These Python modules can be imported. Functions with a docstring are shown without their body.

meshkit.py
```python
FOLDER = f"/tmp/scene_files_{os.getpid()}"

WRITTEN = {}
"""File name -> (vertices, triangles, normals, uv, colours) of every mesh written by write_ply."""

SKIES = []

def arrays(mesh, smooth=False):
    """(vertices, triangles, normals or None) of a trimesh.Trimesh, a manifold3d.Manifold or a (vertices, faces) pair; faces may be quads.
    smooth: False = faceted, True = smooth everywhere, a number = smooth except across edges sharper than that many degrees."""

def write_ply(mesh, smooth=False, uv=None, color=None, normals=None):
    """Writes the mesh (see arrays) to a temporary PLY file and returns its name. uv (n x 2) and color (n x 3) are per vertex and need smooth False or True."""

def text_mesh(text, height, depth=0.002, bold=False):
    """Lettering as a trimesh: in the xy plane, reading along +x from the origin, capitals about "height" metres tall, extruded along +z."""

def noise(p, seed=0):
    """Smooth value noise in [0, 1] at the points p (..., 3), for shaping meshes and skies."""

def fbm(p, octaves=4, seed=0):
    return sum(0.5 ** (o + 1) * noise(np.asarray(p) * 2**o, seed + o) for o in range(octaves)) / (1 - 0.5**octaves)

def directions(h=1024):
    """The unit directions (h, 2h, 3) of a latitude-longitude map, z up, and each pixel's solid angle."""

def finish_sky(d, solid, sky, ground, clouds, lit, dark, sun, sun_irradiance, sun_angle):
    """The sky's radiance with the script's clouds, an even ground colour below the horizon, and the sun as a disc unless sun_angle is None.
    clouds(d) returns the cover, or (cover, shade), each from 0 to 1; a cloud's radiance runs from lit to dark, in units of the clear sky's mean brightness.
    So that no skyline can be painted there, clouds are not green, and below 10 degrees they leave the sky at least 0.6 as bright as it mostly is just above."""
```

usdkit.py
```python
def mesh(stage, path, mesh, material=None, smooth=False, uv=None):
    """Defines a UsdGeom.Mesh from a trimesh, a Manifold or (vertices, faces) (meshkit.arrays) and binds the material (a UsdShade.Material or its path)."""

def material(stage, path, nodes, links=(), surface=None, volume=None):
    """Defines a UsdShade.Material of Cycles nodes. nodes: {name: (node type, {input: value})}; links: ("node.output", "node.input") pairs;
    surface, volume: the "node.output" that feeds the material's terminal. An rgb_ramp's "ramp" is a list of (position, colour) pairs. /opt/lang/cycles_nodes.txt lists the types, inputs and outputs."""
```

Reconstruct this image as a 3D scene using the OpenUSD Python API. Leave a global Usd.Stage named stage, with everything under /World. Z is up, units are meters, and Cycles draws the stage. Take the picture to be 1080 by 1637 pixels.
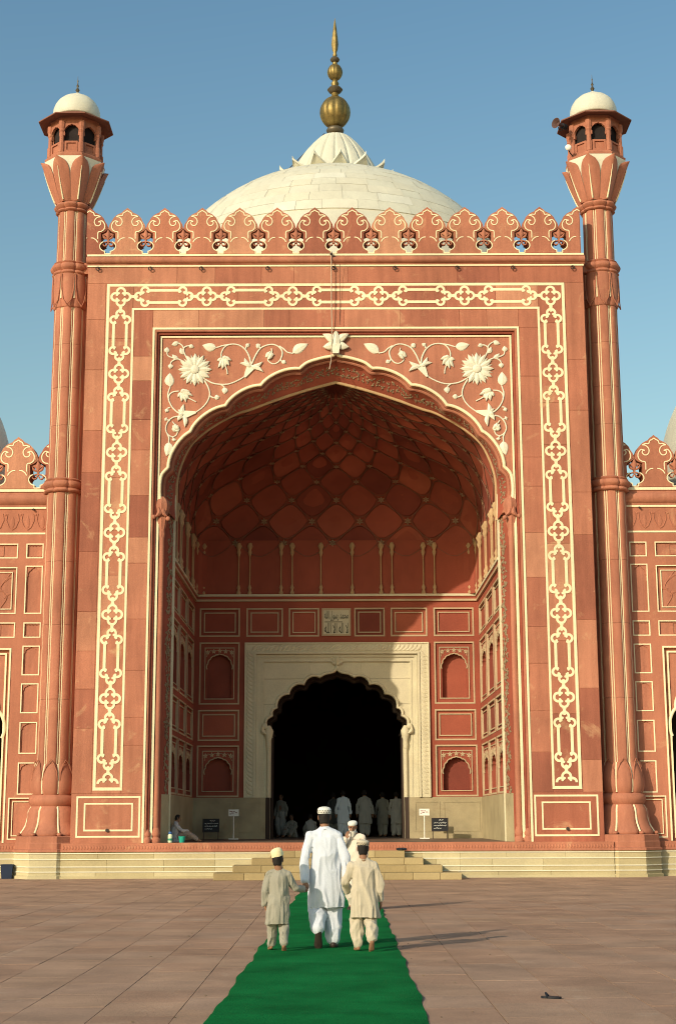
import math, random, numpy as np, trimesh, usdkit, meshkit
import manifold3d as m3
from shapely.geometry import Polygon, LineString, box as sbox, Point
from shapely.ops import unary_union
from shapely import affinity
from pxr import Usd, UsdGeom, UsdLux, UsdShade, Gf, Sdf

stage = Usd.Stage.CreateInMemory()
UsdGeom.SetStageUpAxis(stage, UsdGeom.Tokens.z)
UsdGeom.SetStageMetersPerUnit(stage, 1.0)
WORLD = UsdGeom.Xform.Define(stage, '/World')
stage.SetDefaultPrim(WORLD.GetPrim())
UsdGeom.Scope.Define(stage, '/World/Looks')
rng = random.Random(7)
PI = math.pi

# ------------------------------------------------------------------ camera, sky, sun, exposure
CAM = (0.0, -43.6, 1.6)
PITCH, YAW, ROLL = math.degrees(math.atan(.2058)), -.062, -.2
cam = UsdGeom.Camera.Define(stage, '/World/camera')
cam.CreateHorizontalApertureAttr(36.0)
cam.CreateVerticalApertureAttr(36.0 * 1637 / 1080)
cam.CreateFocalLengthAttr(2395.0 / 1080 * 36.0)
cam.CreateClippingRangeAttr(Gf.Vec2f(.1, 3000))
cam.CreateExposureAttr(0.0)
def rot(ax, d): return Gf.Matrix4d().SetRotate(Gf.Rotation(Gf.Vec3d(*ax), d))
M = rot((0, 0, 1), ROLL) * rot((1, 0, 0), 90 + PITCH) * rot((0, 0, 1), YAW)
M.SetTranslateOnly(Gf.Vec3d(*CAM))
cam.AddTransformOp().Set(M)

SUN_AZ, SUN_EL = math.radians(-140.0), math.radians(23.5)        # azimuth from +y towards +x of the direction to the sun
sd = (math.sin(SUN_AZ) * math.cos(SUN_EL), math.cos(SUN_AZ) * math.cos(SUN_EL), math.sin(SUN_EL))
sky = UsdLux.DomeLight.Define(stage, '/World/sky')
sky.GetPrim().SetCustomDataByKey('kind', 'structure')
skymat = usdkit.material(stage, '/World/Looks/sky_look', {
    'sky': ('sky_texture', {'sky_type': 'single_scattering', 'sun_disc': False, 'sun_elevation': SUN_EL, 'sun_rotation': SUN_AZ % (2 * PI),
                            'altitude': 200.0, 'air_density': 1.45, 'aerosol_density': 3.0, 'ozone_density': 3.0}),
    'tc': ('texture_coordinate', {}), 'sx': ('separate_xyz', {}),
    'haze': ('rgb_ramp', {'ramp': [(0, (1.34, 1.36, 1.08)), (.22, (1.16, 1.23, 1.04)), (.5, (.86, 1.05, 1.01)), (1, (.80, 1.0, 1.0))]}),
    'tint': ('mix', {'mix_type': 'multiply', 'fac': 1.}),
    'bg': ('background_shader', {'strength': 0.145})}, [('tc.generated', 'sx.vector'), ('sx.z', 'haze.fac'), ('haze.color', 'tint.color2'), ('sky.color', 'tint.color1'), ('tint.color', 'bg.color')], surface='bg.background')
UsdShade.MaterialBindingAPI.Apply(sky.GetPrim()).Bind(skymat)
sun = UsdLux.DistantLight.Define(stage, '/World/sun')
sun.CreateIntensityAttr(1.08); sun.CreateAngleAttr(.5); sun.CreateColorAttr(Gf.Vec3f(1.0, .85, .64))
sun.GetPrim().CreateAttribute('inputs:normalize', Sdf.ValueTypeNames.Bool).Set(True)
zq = Gf.Rotation(Gf.Vec3d(0, 0, 1), Gf.Vec3d(*sd))
sun.AddTransformOp().Set(Gf.Matrix4d().SetRotate(zq))
sun.GetPrim().SetCustomDataByKey('kind', 'structure')

# ------------------------------------------------------------------ naming
_used = {}
def numbered(parent, name):
    k = (parent, name); n = _used.get(k, 0); _used[k] = n + 1
    return f'{parent}/{name}' if n == 0 else f'{parent}/{name}_{n:03d}'
def setdata(p, label=None, cat=None, group=None, kind=None):
    for k, v in (('label', label), ('category', cat), ('group', group), ('kind', kind)):
        if v: p.SetCustomDataByKey(k, v)
def thing(name, label=None, cat=None, group=None, kind=None, loc=(0, 0, 0), rz=0, rx=0):
    path = numbered('/World', name); x = UsdGeom.Xform.Define(stage, path)
    x.AddTranslateOp().Set(Gf.Vec3d(*map(float, loc)))
    if rz: x.AddRotateZOp().Set(float(rz))
    if rx: x.AddRotateXOp().Set(float(rx))
    setdata(x.GetPrim(), label, cat, group, kind)
    return path
def part(parent, name, label=None, kind=None):
    path = numbered(parent, name); x = UsdGeom.Xform.Define(stage, path)
    setdata(x.GetPrim(), label, kind=kind); return path
def obj(parent, name, mesh, mat, smooth=False, label=None, kind=None, cat=None, group=None):
    if isinstance(mesh, list): mesh = cat_(mesh)
    path = numbered(parent, name)
    m = usdkit.mesh(stage, path, mesh, mat, smooth=smooth)
    setdata(m.GetPrim(), label, cat, group, kind)
    return path

# ------------------------------------------------------------------ mesh helpers
def cat_(ms): return trimesh.util.concatenate([m for m in ms if m is not None])
def bx(x0, x1, y0, y1, z0, z1):
    m = trimesh.creation.box(extents=(x1 - x0, y1 - y0, z1 - z0)); m.apply_translation(((x0 + x1) / 2, (y0 + y1) / 2, (z0 + z1) / 2)); return m
def tri(v, f): return trimesh.Trimesh(np.asarray(v, float), np.asarray(f, int), process=False)
def block(x0, x1, z0, z1, yf, yb, c=.008):
    """stone with a chamfered face towards -y"""
    v = [(x0, yb, z0), (x1, yb, z0), (x1, yb, z1), (x0, yb, z1), (x0, yf + c, z0), (x1, yf + c, z0), (x1, yf + c, z1), (x0, yf + c, z1),
         (x0 + c, yf, z0 + c), (x1 - c, yf, z0 + c), (x1 - c, yf, z1 - c), (x0 + c, yf, z1 - c)]
    q = [(8, 9, 10, 11)] + [(4 + i, 4 + (i + 1) % 4, 8 + (i + 1) % 4, 8 + i) for i in range(4)] + [(i, (i + 1) % 4, 4 + (i + 1) % 4, 4 + i) for i in range(4)]
    return tri(v, [t for a, b, c2, d in q for t in ((a, b, c2), (a, c2, d))])
def ext(poly, y0, y1):
    """polygon in the xz plane, solid from y0 (front) to y1"""
    ms = []
    for g in getattr(poly, 'geoms', [poly]):
        if g.is_empty or g.geom_type != 'Polygon' or g.area < 1e-6: continue
        m = trimesh.creation.extrude_polygon(g, y1 - y0, engine='earcut')
        v = m.vertices; ms.append(tri(np.c_[v[:, 0], y1 - v[:, 2], v[:, 1]], m.faces))
    return cat_(ms)
def flat(poly, z0, z1):
    """polygon in the xy plane, solid from z0 to z1"""
    ms = []
    for g in getattr(poly, 'geoms', [poly]):
        m = trimesh.creation.extrude_polygon(g, z1 - z0, engine='earcut'); m.apply_translation((0, 0, z0)); ms.append(m)
    return cat_(ms)
def ring(rect, a, b):
    return rect.buffer(a, join_style=2).difference(rect.buffer(b, join_style=2))
def stroke(pts, w, cap=1): return LineString(pts).buffer(w / 2, cap_style=cap, resolution=5)
def spline(pts, n=8):
    p = np.asarray(pts, float); p = np.vstack([2 * p[0] - p[1], p, 2 * p[-1] - p[-2]]); out = []
    for i in range(1, len(p) - 2):
        for t in np.linspace(0, 1, n, endpoint=False):
            a, b, c, d = p[i - 1:i + 3]
            out.append(.5 * (2 * b + (c - a) * t + (2 * a - 5 * b + 4 * c - d) * t * t + (3 * b - a - 3 * c + d) * t ** 3))
    out.append(p[-2]); return np.array(out)
def tube(pts, r, n=8, closed=False):
    p = np.asarray(pts, float); k = len(p); r = np.broadcast_to(np.asarray(r, float), k)
    t = np.gradient(p, axis=0) if not closed else np.roll(p, -1, 0) - np.roll(p, 1, 0)
    t /= np.maximum(np.linalg.norm(t, axis=1, keepdims=True), 1e-9)
    up = np.array([0, 0, 1.]) if abs(t[0][2]) < .9 else np.array([0, 1., 0]); vs = []
    u = np.cross(t[0], up); u /= np.linalg.norm(u)
    for i in range(k):
        u = u - t[i] * (u @ t[i]); u /= max(np.linalg.norm(u), 1e-9); w = np.cross(t[i], u)
        a = np.arange(n) * 2 * PI / n
        vs.append(p[i] + r[i] * (np.cos(a)[:, None] * u + np.sin(a)[:, None] * w))
    v = np.vstack(vs); f = []
    for i in range(k if closed else k - 1):
        for j in range(n):
            a, b = i * n + j, i * n + (j + 1) % n; c, d = ((i + 1) % k) * n + (j + 1) % n, ((i + 1) % k) * n + j
            f += [(a, b, c), (a, c, d)]
    if not closed:
        v = np.vstack([v, p[0], p[-1]]); e = (k - 1) * n
        for j in range(n): f += [(k * n, (j + 1) % n, j), (k * n + 1, e + j, e + (j + 1) % n)]
    return tri(v, f)
def grid(P, flip=False, wrap=False):
    """P (a, b, 3) -> quads"""
    a, b = P.shape[:2]; f = []
    for i in range(a - 1):
        for j in range(b if wrap else b - 1):
            q = (i * b + j, i * b + (j + 1) % b, (i + 1) * b + (j + 1) % b, (i + 1) * b + j)
            if flip: q = q[::-1]
            f += [(q[0], q[1], q[2]), (q[0], q[2], q[3])]
    return tri(P.reshape(-1, 3), f)
def lathe(prof, n=48, sec=None, loc=(0, 0, 0), caps=True, a0=0.0):
    """prof: (r, z) from bottom to top; sec(theta) multiplies r"""
    th = a0 + np.arange(n) * 2 * PI / n; s = np.ones(n) if sec is None else np.array([sec(t) for t in th])
    P = np.array([[(r * s[j] * math.cos(th[j]), r * s[j] * math.sin(th[j]), z) for j in range(n)] for r, z in prof])
    m = grid(P, wrap=True); v = m.vertices; f = list(map(tuple, m.faces)); k = len(prof)
    if caps:
        v = np.vstack([v, (0, 0, prof[0][1]), (0, 0, prof[-1][1])])
        for j in range(n): f += [(k * n, (j + 1) % n, j), (k * n + 1, (k - 1) * n + j, (k - 1) * n + (j + 1) % n)]
    m = tri(v, f); m.apply_translation(loc); return m
def octsec(t):
    d = (t + PI / 8) % (PI / 4) - PI / 8; return math.cos(PI / 8) / math.cos(d) / math.cos(PI / 8)      # across-flats radius 1
def lobesec(depth, lobes=8):
    def s(t):
        d = ((t + PI / lobes) % (2 * PI / lobes) - PI / lobes) / (PI / lobes)                            # -1..1, grooves at +-1
        return 1 - depth + depth * math.sqrt(max(0, 1 - abs(d) ** 2.2))
    return s
def turn(m, side):
    """a mesh made facing -y moved onto a wall that faces +x (side -1, left) or -x (side +1, right); local x becomes depth"""
    v = m.vertices; x, y, z = v[:, 0], v[:, 1], v[:, 2]
    return tri(np.c_[-y, x, z], m.faces) if side < 0 else tri(np.c_[y, -x, z], m.faces)
def moved(m, d): m = m.copy(); m.apply_translation(d); return m
def mirror(m): return tri(m.vertices * (-1, 1, 1), m.faces[:, ::-1])
def leaf(p0, p1, w, y=0., h=.03, n=7, bend=0.):
    """pointed leaf of two facets with a raised midrib, on a wall at depth y facing -y; p in xz"""
    p0, p1 = np.array(p0, float), np.array(p1, float); d = p1 - p0; q = np.array([-d[1], d[0]]); L = np.linalg.norm(d); q /= max(L, 1e-9)
    t = np.linspace(0, 1, n); wd = w * np.sin(PI * np.clip(t, 0, 1) ** .8) ** .9 * .5; mid = p0 + t[:, None] * d + q * (bend * np.sin(PI * t))[:, None] * L
    rows = []
    for i in range(n):
        a, c, b = mid[i] + q * wd[i], mid[i], mid[i] - q * wd[i]; hh = h * math.sin(PI * (.12 + .76 * t[i]))
        rows.append([(a[0], y, a[1]), ((a[0] * .8 + c[0] * .2), y - hh * .55, a[1] * .8 + c[1] * .2), (c[0], y - hh, c[1]), (b[0] * .8 + c[0] * .2, y - hh * .55, b[1] * .8 + c[1] * .2), (b[0], y, b[1])])
    m = grid(np.array(rows)); 
    if m.face_normals[:, 1].mean() > 0: m = tri(m.vertices, m.faces[:, ::-1])
    return m
def dome_disc(cx, cz, r, y, h, n=14):
    P = np.array([[(cx + r * k * math.cos(a), y - h * math.sqrt(max(0, 1 - k * k)), cz + r * k * math.sin(a)) for a in np.arange(n) * 2 * PI / n] for k in (1, .92, .7, .4, .02)])
    m = grid(P, wrap=True)
    return m if m.face_normals[:, 1].mean() < 0 else tri(m.vertices, m.faces[:, ::-1])
def arcs(cusps, sag, n=9):
    """scalloped line through the cusp points (xz), each lobe bulging to the left of the direction of travel by sag * chord"""
    out = [np.array(cusps[0], float)]
    for a, b in zip(cusps[:-1], cusps[1:]):
        a, b = np.array(a, float), np.array(b, float); d = b - a; q = np.array([-d[1], d[0]])
        for t in np.linspace(0, 1, n)[1:]:
            out.append(a + d * t + q * sag * 4 * t * (1 - t) * (1 + .25 * (4 * (t - .5) ** 2)))
    return np.array(out)
def cusped(w, zs, za, n=4, sag=.2, ogee=True):
    """polygon line of a cusped arch, half width w at springing zs, apex za; from left springing over the apex to the right"""
    th = np.linspace(0, 1, n + 1); H = za - zs
    cx = -w * np.cos(th * PI / 2) ** .9; cz = zs + H * .93 * np.sin(th * PI / 2) ** .95
    cx[-1] = 0; cz[-1] = za
    L = arcs(list(zip(cx, cz))[:-1], sag)
    a = np.array((cx[-2], cz[-2])); tip = [a, (a[0] * .7, a[1] + (za - a[1]) * .52), (a[0] * .3, a[1] + (za - a[1]) * .68), (0, za)]
    L = np.vstack([L[:-1], spline(tip, 4)])
    return np.vstack([L, (L * (-1, 1))[::-1][1:]])

# ------------------------------------------------------------------ materials
def mat(name, base, var=None, rough=.8, blotch=.25, bump=.15, fine=30., big=.5, stain=None, stain_amt=.0, streak=False, spec=.25, metal=0., sheen=0., grime=0.):
    """procedural stone or cloth: a colour that varies from piece to piece, cloudy mottling, grain and pale stains with a shape of their own"""
    n = {'geo': ('geometry', {}), 'oi': ('object_info', {}), 'p': ('principled_bsdf', {'roughness': rough, 'specular_ior_level': spec, 'metallic': metal, 'sheen_weight': sheen}),
         'nb': ('noise_texture', {'scale': big, 'detail': 5., 'roughness': .6}), 'nf': ('noise_texture', {'scale': fine, 'detail': 4., 'roughness': .65}),
         'rb': ('rgb_ramp', {'ramp': [(.28, (1 - blotch,) * 3), (.72, (1 + blotch * .6,) * 3)]}),
         'rf': ('rgb_ramp', {'ramp': [(.25, (.86,) * 3), (.75, (1.1,) * 3)]}),
         'm1': ('mix', {'mix_type': 'multiply', 'fac': 1., 'color1': base}), 'm2': ('mix', {'mix_type': 'multiply', 'fac': 1.}),
         'bump': ('bump', {'strength': bump, 'distance': .02})}
    l = [('geo.position', 'nb.vector'), ('geo.position', 'nf.vector'), ('nb.fac', 'rb.fac'), ('nf.fac', 'rf.fac'), ('rb.color', 'm1.color2'), ('m1.color', 'm2.color1'),
         ('rf.color', 'm2.color2'), ('nf.fac', 'bump.height'), ('bump.normal', 'p.normal')]
    if var:
        n['rv'] = ('rgb_ramp', {'ramp': var, 'interpolate': True}); l += [('oi.random', 'rv.fac'), ('rv.color', 'm1.color1')]
    last = 'm2.color'
    if stain is not None:
        n['mp'] = ('mapping', {'scale': (1., 1., .35 if streak else 1.)}); n['ns'] = ('noise_texture', {'scale': .9 if streak else 1.3, 'detail': 7., 'roughness': .7, 'distortion': .6})
        n['rs'] = ('rgb_ramp', {'ramp': [(.58, (0, 0, 0)), (.74, (stain_amt,) * 3)]}); n['m3'] = ('mix', {'mix_type': 'mix', 'color2': stain})
        l += [('geo.position', 'mp.vector'), ('mp.vector', 'ns.vector'), ('ns.fac', 'rs.fac'), ('rs.color', 'm3.fac'), (last, 'm3.color1')]; last = 'm3.color'
    if grime:
        n['gm'] = ('mapping', {'scale': (2.2, 2.2, .22)}); n['gn'] = ('noise_texture', {'scale': 1.4, 'detail': 6., 'roughness': .72, 'distortion': .4})
        n['gr'] = ('rgb_ramp', {'ramp': [(.40, (1, 1, 1)), (.66, (1 - grime, 1 - grime * 1.1, 1 - grime * 1.1)), (.8, (1 - grime * 1.5,) * 3)]}); n['gx'] = ('mix', {'mix_type': 'multiply', 'fac': 1.})
        l += [('geo.position', 'gm.vector'), ('gm.vector', 'gn.vector'), ('gn.fac', 'gr.fac'), (last, 'gx.color1'), ('gr.color', 'gx.color2')]; last = 'gx.color'
    l.append((last, 'p.base_color'))
    return usdkit.material(stage, '/World/Looks/' + name, n, l, surface='p.BSDF')
RED = [(0, (.285, .096, .060)), (.25, (.375, .138, .083)), (.5, (.43, .18, .108)), (.7, (.38, .14, .083)), (.85, (.49, .235, .14)), (1, (.335, .11, .066))]
LIME = (.62, .40, .22)
stone = mat('sandstone_blocks', (.36, .12, .055), RED, rough=.85, blotch=.24, stain=LIME, stain_amt=.55, bump=.4, grime=.22)
stone2 = mat('sandstone_plain', (.39, .148, .088), None, rough=.85, blotch=.25, stain=LIME, stain_amt=.35, bump=.22, grime=.14)
stone3 = mat('sandstone_smooth', (.40, .155, .094), None, rough=.8, blotch=.24, bump=.2, stain=(.56, .31, .17), stain_amt=.4, grime=.22)
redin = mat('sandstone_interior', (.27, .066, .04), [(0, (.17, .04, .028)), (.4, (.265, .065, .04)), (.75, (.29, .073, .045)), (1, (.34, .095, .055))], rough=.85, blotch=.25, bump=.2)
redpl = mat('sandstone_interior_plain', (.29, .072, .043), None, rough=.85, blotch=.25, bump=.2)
inlay = mat('marble_inlay', (.73, .63, .41), None, rough=.5, blotch=.16, bump=.06, stain=(.62, .40, .17), stain_amt=.5)
inlay2 = mat('marble_relief', (.64, .60, .47), None, rough=.5, blotch=.14, bump=.06)
inlay3 = mat('marble_aged', (.46, .35, .22), None, rough=.6, blotch=.25, bump=.08)
domem = mat('dome_marble', (.58, .56, .45), [(0, (.535, .51, .41)), (.3, (.56, .54, .44)), (.65, (.545, .535, .44)), (.85, (.57, .535, .42)), (1, (.61, .60, .51))], rough=.55, blotch=.10, bump=.08, stain=(.50, .43, .30), stain_amt=.25, grime=.07)
portm = mat('portal_marble', (.58, .52, .36), None, rough=.5, blotch=.12, bump=.08, big=1.2, stain=(.46, .36, .22), stain_amt=.35)
dado = mat('dado_marble', (.34, .28, .17), None, rough=.55, blotch=.3, bump=.08, big=1.1, stain=(.20, .13, .07), stain_amt=.5)
plinthm = mat('plinth_stone', (.43, .36, .21), [(0, (.38, .31, .17)), (.5, (.43, .36, .21)), (1, (.48, .41, .25))], rough=.7, blotch=.22, bump=.15, stain=(.30, .25, .16), stain_amt=.5, streak=True)
stepm = mat('step_stone', (.32, .24, .12), [(0, (.28, .205, .10)), (.5, (.32, .24, .12)), (1, (.37, .285, .15))], rough=.8, blotch=.2, bump=.2)
slabm = mat('paving_stone', (.33, .21, .15), [(0, (.275, .165, .112)), (.35, (.305, .185, .126)), (.7, (.295, .19, .136)), (1, (.325, .20, .132))], rough=.75, blotch=.34, bump=.4, big=.9, stain=(.40, .31, .24), stain_amt=.5)
bedm = mat('paving_joint', (.36, .24, .18), None, rough=.9, blotch=.2)
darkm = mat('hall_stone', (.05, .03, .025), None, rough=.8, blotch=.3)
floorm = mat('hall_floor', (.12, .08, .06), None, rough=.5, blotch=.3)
gold = mat('gilded_copper', (.25, .18, .065), None, rough=.5, blotch=.5, bump=.15, metal=.8, big=2.6, stain=(.08, .075, .05), stain_amt=.75)
gold2 = mat('tarnished_copper', (.12, .10, .07), None, rough=.5, blotch=.4, metal=.6)
iron = mat('dark_iron', (.05, .035, .03), None, rough=.6, metal=.3)
black = mat('black_paint', (.012, .013, .018), None, rough=.5)
white = mat('white_paint', (.75, .72, .66), None, rough=.5, blotch=.08)
carpetm = mat('green_carpet', (.007, .135, .038), None, rough=.95, blotch=.38, bump=.9, fine=70., big=1.1, spec=.02, stain=(.013, .175, .056), stain_amt=.55)
eavem = mat('weathered_shaded_sandstone', (.20, .085, .06), None, rough=.85, blotch=.3, bump=.2)  # weathered eave stone, with the shade under the eave put into its colour
colm = mat('colonnette_stone', (.42, .28, .15), None, rough=.7, blotch=.2)
ribm = mat('rib_stone', (.20, .105, .07), None, rough=.8, blotch=.3)
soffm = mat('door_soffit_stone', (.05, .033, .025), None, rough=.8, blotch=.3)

# carved ornament and lettering, in metres on the wall
VINES= [[[-3.961,14.731],[-3.738,14.615],[-3.484,14.572],[-3.231,14.591],[-2.947,14.711],[-2.727,14.859],[-2.617,14.991]],[[-3.992,14.698],[-3.879,14.501],[-3.822,14.271],[-3.888,14.042],[-4.043,13.846],[-4.261,13.683]],[[-4.575,13.619],[-4.766,13.685],[-4.942,13.849],[-5.057,14.078],[-5.044,14.242],[-4.935,14.34],[-4.762,14.366]],[[-5.057,14.078],[-5.086,14.275],[-5.027,14.505]],[[-4.701,13.58],[-4.92,13.539],[-5.075,13.393],[-5.134,13.198],[-5.084,13.035],[-4.941,12.937],[-4.816,12.986],[-4.762,13.132]],[[-5.084,13.035],[-5.034,12.905],[-5.037,12.743]],[[-2.578,15.189],[-2.637,15.454],[-2.766,15.687],[-2.958,15.82],[-3.181,15.848],[-3.372,15.772],[-3.481,15.589],[-3.488,15.424]],[[-3.181,15.848],[-3.436,15.805],[-3.642,15.739]],[[-4.51,15.361],[-4.625,15.593],[-4.65,15.759],[-4.741,15.859],[-4.853,15.91]],[[-4.649,15.709],[-4.581,15.776],[-4.47,15.809]],[[-4.62,15.295],[-4.796,15.378],[-4.988,15.428],[-5.116,15.495],[-5.15,15.628]],[[-4.86,15.388],[-5.001,15.296],[-5.037,15.18]],[[-3.484,14.565],[-3.395,14.499],[-3.371,14.417]],[[-3.811,14.205],[-3.716,14.156],[-3.605,14.145]],[[-2.741,15.703],[-2.729,15.786]],[[-5.021,13.849],[-5.115,13.817]],[[-5.013,13.441],[-5.124,13.474]],[[-4.925,12.937],[-4.883,12.856]],[[-2.561,15.211],[-2.436,15.505],[-2.296,15.711],[-2.099,15.814],[-1.901,15.834],[-1.731,15.753],[-1.631,15.591],[-1.673,15.384],[-1.785,15.252],[-1.926,15.223],[-2.054,15.312],[-2.068,15.415]],[[-1.731,15.783],[-1.589,15.694],[-1.476,15.59],[-1.306,15.545]],[[-2.311,15.726],[-2.339,15.814]],[[-1.687,15.355],[-1.616,15.266]]]
LEAVES= [[[-3.642,15.739],[-4.072,15.824],0.221],[[-5.027,14.505],[-5.042,14.949],0.237],[[-5.025,12.776],[-5.102,12.34],0.221],[[-1.32,15.56],[-0.849,15.854],0.237],[[-4.806,15.926],[-5.011,15.827],0.126],[[-4.486,15.809],[-4.326,15.752],0.111],[[-4.64,15.527],[-4.739,15.743],0.12],[[-4.796,15.362],[-4.99,15.528],0.114],[[-5.149,15.578],[-5.137,15.768],0.142],[[-5.031,15.23],[-5.038,15.065],0.133],[[-3.372,14.483],[-3.379,14.269],0.152],[[-3.684,14.155],[-3.517,14.171],0.133],[[-2.741,15.77],[-2.625,15.859],0.107],[[-5.099,13.817],[-5.144,13.693],0.107],[[-5.092,13.474],[-5.178,13.507],0.107],[[-4.883,12.889],[-4.888,12.792],0.107],[[-2.302,15.755],[-2.433,15.844],0.133],[[-1.644,15.311],[-1.52,15.231],0.114],[[-2.322,15.785],[-2.418,15.858],0.095]]
TRUMP= [[[-2.774,14.793],[-2.587,15.123],[[-2.937,15.24],[-2.78,15.421],[-2.223,15.287],[-2.205,14.956],[-2.793,15.19]]],[[-4.23,13.699],[-4.607,13.619],[[-4.783,13.783],[-4.597,13.962],[-4.786,13.424],[-4.569,13.228],[-4.764,13.587]]]]
BUDS= [[[-3.489,15.473],[[-3.62,15.325],[-3.586,15.093],[-3.458,15.043],[-3.237,15.158],[-3.176,15.323],[-3.288,15.39]],[-3.298,14.894]],[[-4.762,14.372],[[-4.79,14.176],[-4.677,14.028],[-4.535,14.011],[-4.333,14.207],[-4.414,14.338],[-4.525,14.388]],[-4.235,14.026]],[[-4.781,13.132],[[-4.709,13.18],[-4.818,13.083],[-4.961,13.181],[-4.932,13.295],[-4.838,13.343],[-4.758,13.278]],[-4.934,13.408]],[[-2.068,15.4],[[-2.126,15.533],[-2.07,15.607],[-1.971,15.636],[-1.877,15.518],[-1.927,15.429],[-1.997,15.356]],[-1.963,15.71]]]
SUN= [-4.283, 15.046]
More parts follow.
